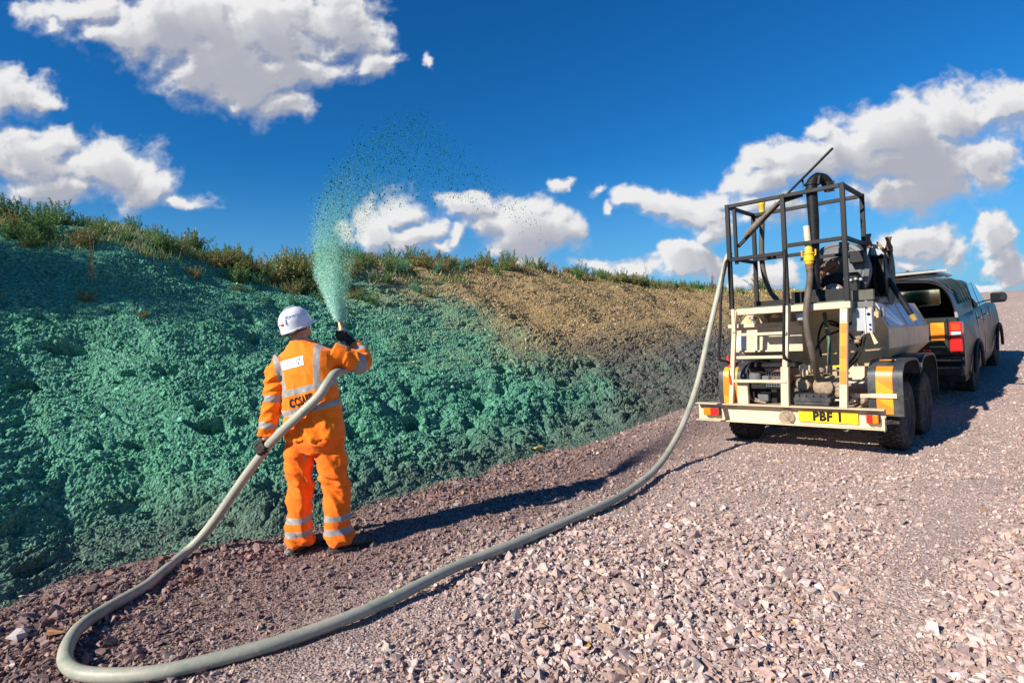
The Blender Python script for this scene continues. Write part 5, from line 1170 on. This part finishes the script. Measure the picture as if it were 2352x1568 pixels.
ZONES = [(2.2,'at the left end of the bank top'),(4.1,'midway between left edge and spray'),(5.6,'just left of the green spray'),(9.3,'behind and right of the spray'),(16.,'above the bare brown soil'),(99,'far along near the trailer')]
LAB = {'green':('leafy green weed','weed','green weeds'),'olive':('low olive bushy weed with small leaves','weed','olive weeds'),'brown':('brown-leaved scrubby bush','shrub','browning bushes'),'mint':('weed coated in teal spray','weed','teal-sprayed weeds'),'dry':('tuft of pale dry grass','grass tuft','dry grass tufts')}
_used=set(); rp=random.Random(5)
def put_plant(kind, f, s, sc, label=None, cat=None, i=None, zs=1.):
    src = KINDS[kind][rp.randrange(len(KINDS[kind])) if i is None else i]
    if src.name not in _used: _used.add(src.name); o=src
    else: o=src.copy(); C.objects.link(o)
    o.location=pz(f,s); k=sc*rp.uniform(.85,1.15); o.scale=(k,k,k*zs); o.rotation_euler=(rp.uniform(-.1,.1),rp.uniform(-.1,.1),rp.uniform(0,6.28))
    for key in ('label','category','group'):
        if key in o: del o[key]
    if label: tag(o,label,cat)
    else:
        zn = next(z for lim,z in ZONES if f < lim); a_,b_,c_ = LAB[kind]; sz_ = 'small ' if k < .5 else ('knee-high ' if k < .72 else 'taller '); tag(o,sz_+a_+' '+zn,b_,sz_+c_+' '+zn)
    return o
# dense crest at the left, thinning towards the trailer; brown bushes just left of the spray
n_=0
for k in range(24):
    f = rp.uniform(2.3,7.5); put_plant(rp.choice(['mint','green','mint','olive']),f,rp.uniform(3.6,4.9),rp.uniform(.25,.5))
for k in range(118):
    f = .7+6.0*rp.random()**.9; s = rp.uniform(4.7,6.5) if rp.random()<.75 else rp.uniform(4.2,5.2)
    kind = rp.choices(['green','olive','brown','dry','mint'],[8,4,.5+1.6*(f>3.2),1.2,1.2])[0]
    put_plant(kind,f,s,rp.uniform(.36,.78))
for k in range(28):
    f = rp.uniform(3.6,5.6); s = rp.uniform(4.0,5.3); put_plant(rp.choice(['brown','olive','green','olive','dry','green']),f,s,rp.uniform(.45,.8))
for k in range(34):
    f = rp.uniform(5.4,9.5); s = rp.uniform(4.8,6.3); put_plant(rp.choice(['green','olive','mint','dry','mint']),f,s,rp.uniform(.4,.8))
for k in range(110):
    f = 8+18*rp.random()**1.1; s = rp.uniform(4.9,6.1); put_plant(rp.choice(['green','olive','green','dry','olive']),f,s,rp.uniform(.5,1.0),zs=.9)
for k in range(26):
    f = rp.uniform(20,42); s = rp.uniform(5.0,6.6); put_plant(rp.choice(['olive','green','dry']),f,s,rp.uniform(.5,.9))
put_plant('green',.95,5.7,1.05,'tallest leafy green weed, at the left end of the bank crest','weed',0)
put_plant('brown',4.55,4.6,1.15,'largest brown-leaved bush, just left of the green spray','shrub',0)
put_plant('olive',31.,6.0,1.9,'round olive bush seen through the trailer cage','bush',0)
put_plant('mint',6.0,5.6,1.1,'tall teal-sprayed weed right behind the spray plume','weed',0)
# single odd plants
d1=plant_mesh('dry_stalk',301,.62,.07,5,26,.030,dry); d1.location=pz(1.72,3.55); tag(d1,'lone dry brown stalk standing on the shaded upper bank','dry stalk')
d2=plant_mesh('seed_head_plant',302,.95,.12,4,4,.025,brown); d2.location=pz(18.5,5.7); d2.scale=(1.2,1.2,1.35); tag(d2,'thin seed-head plant standing against white cloud left of the hose','wild plant')
d3=plant_mesh('dock_plant',303,.9,.08,5,60,.035,G((.34,.03,.03),(.22,.03,.03),(.28,.08,.03))); d3.location=pz(24.,5.6); tag(d3,'red spiky dock plant seen through the left of the trailer cage','dock plant')
for (f,s,sc) in ((1.6,3.15,.38),(.75,3.0,.4),(2.0,2.9,.3)): put_plant('olive',f,s,sc,None,None)
# tall hawthorn growing outside the frame, throwing the long shade across the upper bank
M['bark'] = mat_simple('bark',(.11,.08,.055),.9,.15,0,(.05,.04,.03),.5,9.)
def hawthorn(f, s, H, seed, label):
    root=empty('hawthorn_bush',pz(f,s)); tag(root,label,'bush','hawthorn bushes left of the view')
    r_=random.Random(seed); m=MB()
    m.tube([(0,0,0),(.05,.02,H*.3),(.0,.05,H*.6)],[.07,.05,.03],7)
    for k in range(7): a=r_.uniform(0,6.28); m.tube([(0,0,H*.12),(math.cos(a)*H*.22,math.sin(a)*H*.22,H*.45),(math.cos(a)*H*.36,math.sin(a)*H*.36,H*.8)],[.04,.025,.01],6)
    m.build('trunk',M['bark'],root)
    rs_=np.random.RandomState(seed); n=9000; cl=rs_.normal(size=(40,3)); cl/=np.linalg.norm(cl,axis=1)[:,None]; cl*=rs_.uniform(.3,1,(40,1))**.5*np.array([H*.36,H*.36,H*.40]); cl[:,2]+=H*.55
    p=cl[rs_.randint(0,40,n)]+rs_.normal(size=(n,3))*H*.07; p[:,2]=np.maximum(p[:,2],.1)
    d=rs_.normal(size=(n,3)); d/=np.linalg.norm(d,axis=1)[:,None]; e=np.cross(d,rs_.normal(size=(n,3))); e/=np.linalg.norm(e,axis=1)[:,None]; L_=.05*rs_.uniform(.6,1.3,(n,1))
    V=np.stack([p,p+d*L_*.5+e*L_*.3,p+d*L_,p+d*L_*.5-e*L_*.3],1).reshape(-1,3); F=np.arange(4*n).reshape(-1,4); c=np.repeat(np.array(green)[rs_.randint(0,5,n)],4,0)
    np_mesh('crown',V,F,M['leaf'],{'col':c},parent=root)
HAW = [(-.5,4.05,1.15),(-1.3,4.35,1.7),(-2.3,4.75,2.3),(-3.5,5.15,2.9)]
for i,(f,s,H) in enumerate(HAW): hawthorn(f,s,H,40+i,'dense green hawthorn bush on the bank beyond the left edge')
# grass and litter cover on the crest
def grass(n, f0,f1,s0,s1, pal, h, seed, name, label):
    r_=np.random.RandomState(seed); f=f0+(f1-f0)*r_.uniform(size=n)**1.2; s=r_.uniform(s0,s1,n); k=fbm(f*.9,s*1.3,3)+r_.normal(0,.2,n) > -.08; f,s=f[k],s[k]; r=rbase(f)-s
    R2,F2,Z2,N2=bank_point(r.copy(),f.copy()); P_=Wn(R2,F2,Z2-.01); n=len(f); a=r_.uniform(0,6.28,n); le=h*r_.uniform(.4,1.2,n); w=.005+.0006*f
    tilt=np.stack([np.cos(a)*.5,np.sin(a)*.5,np.ones(n)],-1)*le[:,None]; side=np.stack([-np.sin(a+.5),np.cos(a+.5),np.zeros(n)],-1)*w[:,None]
    V=np.stack([P_-side,P_+side,P_+tilt*.6+side*.7,P_+tilt],1).reshape(-1,3); c=np.array(pal)[r_.randint(0,len(pal),n)]*r_.uniform(.7,1.3,(n,1))
    return tag(np_mesh(name,V,np.arange(4*n).reshape(-1,4),M['leaf'],{'col':np.repeat(c,4,0)}),label,'grass',kind='stuff')
grass(26000,.6,9,4.3,7.5,green+olive+dry[:2],.13,61,'crest_grass','thin green and straw grass covering the top of the bank')
grass(22000,8,45,4.4,9,dry+olive+green[:2],.12,62,'dry_crest_grass','dry yellowish grass along the brown far crest of the bank')
# ================================================================ STONES THAT STAND OUT
def rock(name, r, f, size, col, label, seed, zoff=0., sc=(1,1,.7)):
    V,Fc=hull_variants(1,seed,.8,14)[0]; mm=stone_material(name+'_stone'); rs_=np.random.RandomState(seed)
    z=float(road_z(np.array([r]),np.array([f]))[0]) if r>float(rbase(f)) else float(bank_point(np.array([float(r)]),np.array([float(f)]))[2][0])
    o=np_mesh(name,V*size*np.array(sc),Fc,mm,{'col':np.tile(np.array(col),(len(V),1))}); o.location=W(r,f,z+size*.3+zoff); o.rotation_euler=(.2,.1,seed); tag(o,label,'rock')
rock('rock',-4.60,5.55,.085,(.50,.42,.13),'yellow ochre rock at the foot of the green bank',3,.06)
rock('rock',-1.78,3.02+.55,.085,(.28,.21,.17),'long flat brown stone lying alone on pale gravel',5,0,(1.3,.5,.32))
rock('rock',-4.15,.47,.075,(.46,.41,.39),'pale quartz rock near the lower left corner',8)
rock('rock',-4.0,.60,.07,(.40,.20,.10),'rusty orange flat rock near the lower left corner',9,0,(1.2,.9,.4))
rock('rock',-4.45,1.25,.085,(.13,.085,.08),'dark purple rock sticking up beside the hose',12,.02,(.7,.7,1.1))
# ================================================================ SPRAY
def spray():
    r_=np.random.RandomState(9)
    tk=np.array([0,.035,.07,.12,.18,.28,.42,.60,.83,1.05,1.3]); 
    X=np.array([-1.350,-1.50,-1.64,-1.74,-1.80,-1.76,-1.60,-1.38,-1.10,-.70,-.20]); Y=np.array([4.50,4.68,4.86,5.13,5.45,5.95,6.7,7.6,8.8,9.9,11.0]); Z=np.array([1.70,1.92,2.14,2.47,2.82,3.32,3.95,4.52,4.98,5.02,4.70])
    def base(t): return np.stack([np.interp(t,tk,X),np.interp(t,tk,Y),np.interp(t,tk,Z)],-1)
    def cloud(n, tp, wr, size, cols, name, label, emax=1., fall=0., tmax=1.0, edge=1.):
        t=(-np.log(r_.uniform(size=n)+1e-9)*tp+.004) if tp<.5 else .07+(tmax-.07)*r_.uniform(size=n)**tp; t=t[t<1.2]; n=len(t); e=r_.uniform(size=n)**edge*emax
        P_=base(t); wid=np.interp(t,tk,[.010,.11,.21,.27,.34,.52,.80,1.15,1.6,1.9,2.1])*wr
        P_[:,0]+=wid*e; P_[:,2]-=e*np.interp(t,tk,[0,-.03,-.02,.02,.06,.22,.55,.95,1.5,1.9,2.2])*fall
        P_[:,1]+=r_.normal(0,1,n)*.05*(1+t*4)
        P_+=r_.normal(size=(n,3))*(.008+.10*t)[:,None]*np.array([1,1,1])
        sz=size[0]+(size[1]-size[0])*r_.uniform(size=n)**3; sz=sz*(.95-.2*t)
        k=(P_[:,2]>1.6)|(t<.1); P_,t,sz,e=P_[k],t[k],sz[k],e[k]; n=len(t)
        T=np.array([[1,1,1],[1,-1,-1],[-1,1,-1],[-1,-1,1]])*.6; Rm=rand_rot(n,r_,3.)
        st=np.stack([np.ones(n),np.ones(n),1+.6*r_.uniform(size=n)],-1)
        V=(np.einsum('nij,vj->nvi',Rm,T)*st[:,None,:]*sz[:,None,None]+P_[:,None,:]).reshape(-1,3); F=np.array([[0,1,2],[0,3,1],[0,2,3],[1,3,2]]); F=(F[None]+4*np.arange(n)[:,None,None]).reshape(-1,3)
        c0,c1=np.array(cols[0]),np.array(cols[1]); kk=np.clip(t/.35,0,1)[:,None]; c=(c0*(1-kk)+c1*kk)*r_.uniform(.7,1.25,(n,1))
        mm,tt,b=principled(name+'_drops',.7,.08); a=tt.new('ShaderNodeAttribute',attribute_name='col').outputs['Color']; tt.put(b.inputs['Base Color'],a)
        tr_=tt.new('ShaderNodeBsdfTranslucent'); tt.put(tr_.inputs[0],a); mx=tt.new('ShaderNodeMixShader'); mx.inputs[0].default_value=.35; tt.l.new(b.outputs[0],mx.inputs[1]); tt.l.new(tr_.outputs[0],mx.inputs[2]); tt.l.new(mx.outputs[0],tt.n['Material Output'].inputs[0])
        tag(np_mesh(name,V,F,mm,{'col':np.repeat(c,4,0)}),label,'spray',kind='stuff')
    cloud(46000,.08,.88,(.0015,.0036),((.66,.93,.82),(.20,.62,.44)),'fine_spray','pale teal mist fanning up from the nozzle',1.,.6,.20,1.0)
    cloud(46000,.26,.95,(.0015,.0036),((.40,.78,.60),(.14,.50,.36)),'drifting_mist','teal mist drifting over the bank',1.5,1.,.95,1.2)
    cloud(26000,.034,.7,(.0016,.0042),((.80,.98,.90),(.45,.80,.66)),'jet_core','bright pale core of the jet leaving the nozzle',1.,.6,.085,1.0)
    cloud(3600,.75,.8,(.0038,.0135),((.06,.34,.22),(.006,.13,.07)),'green_flakes','dark green flakes arcing against the sky',1.5,.9,.80,1.6)
spray()
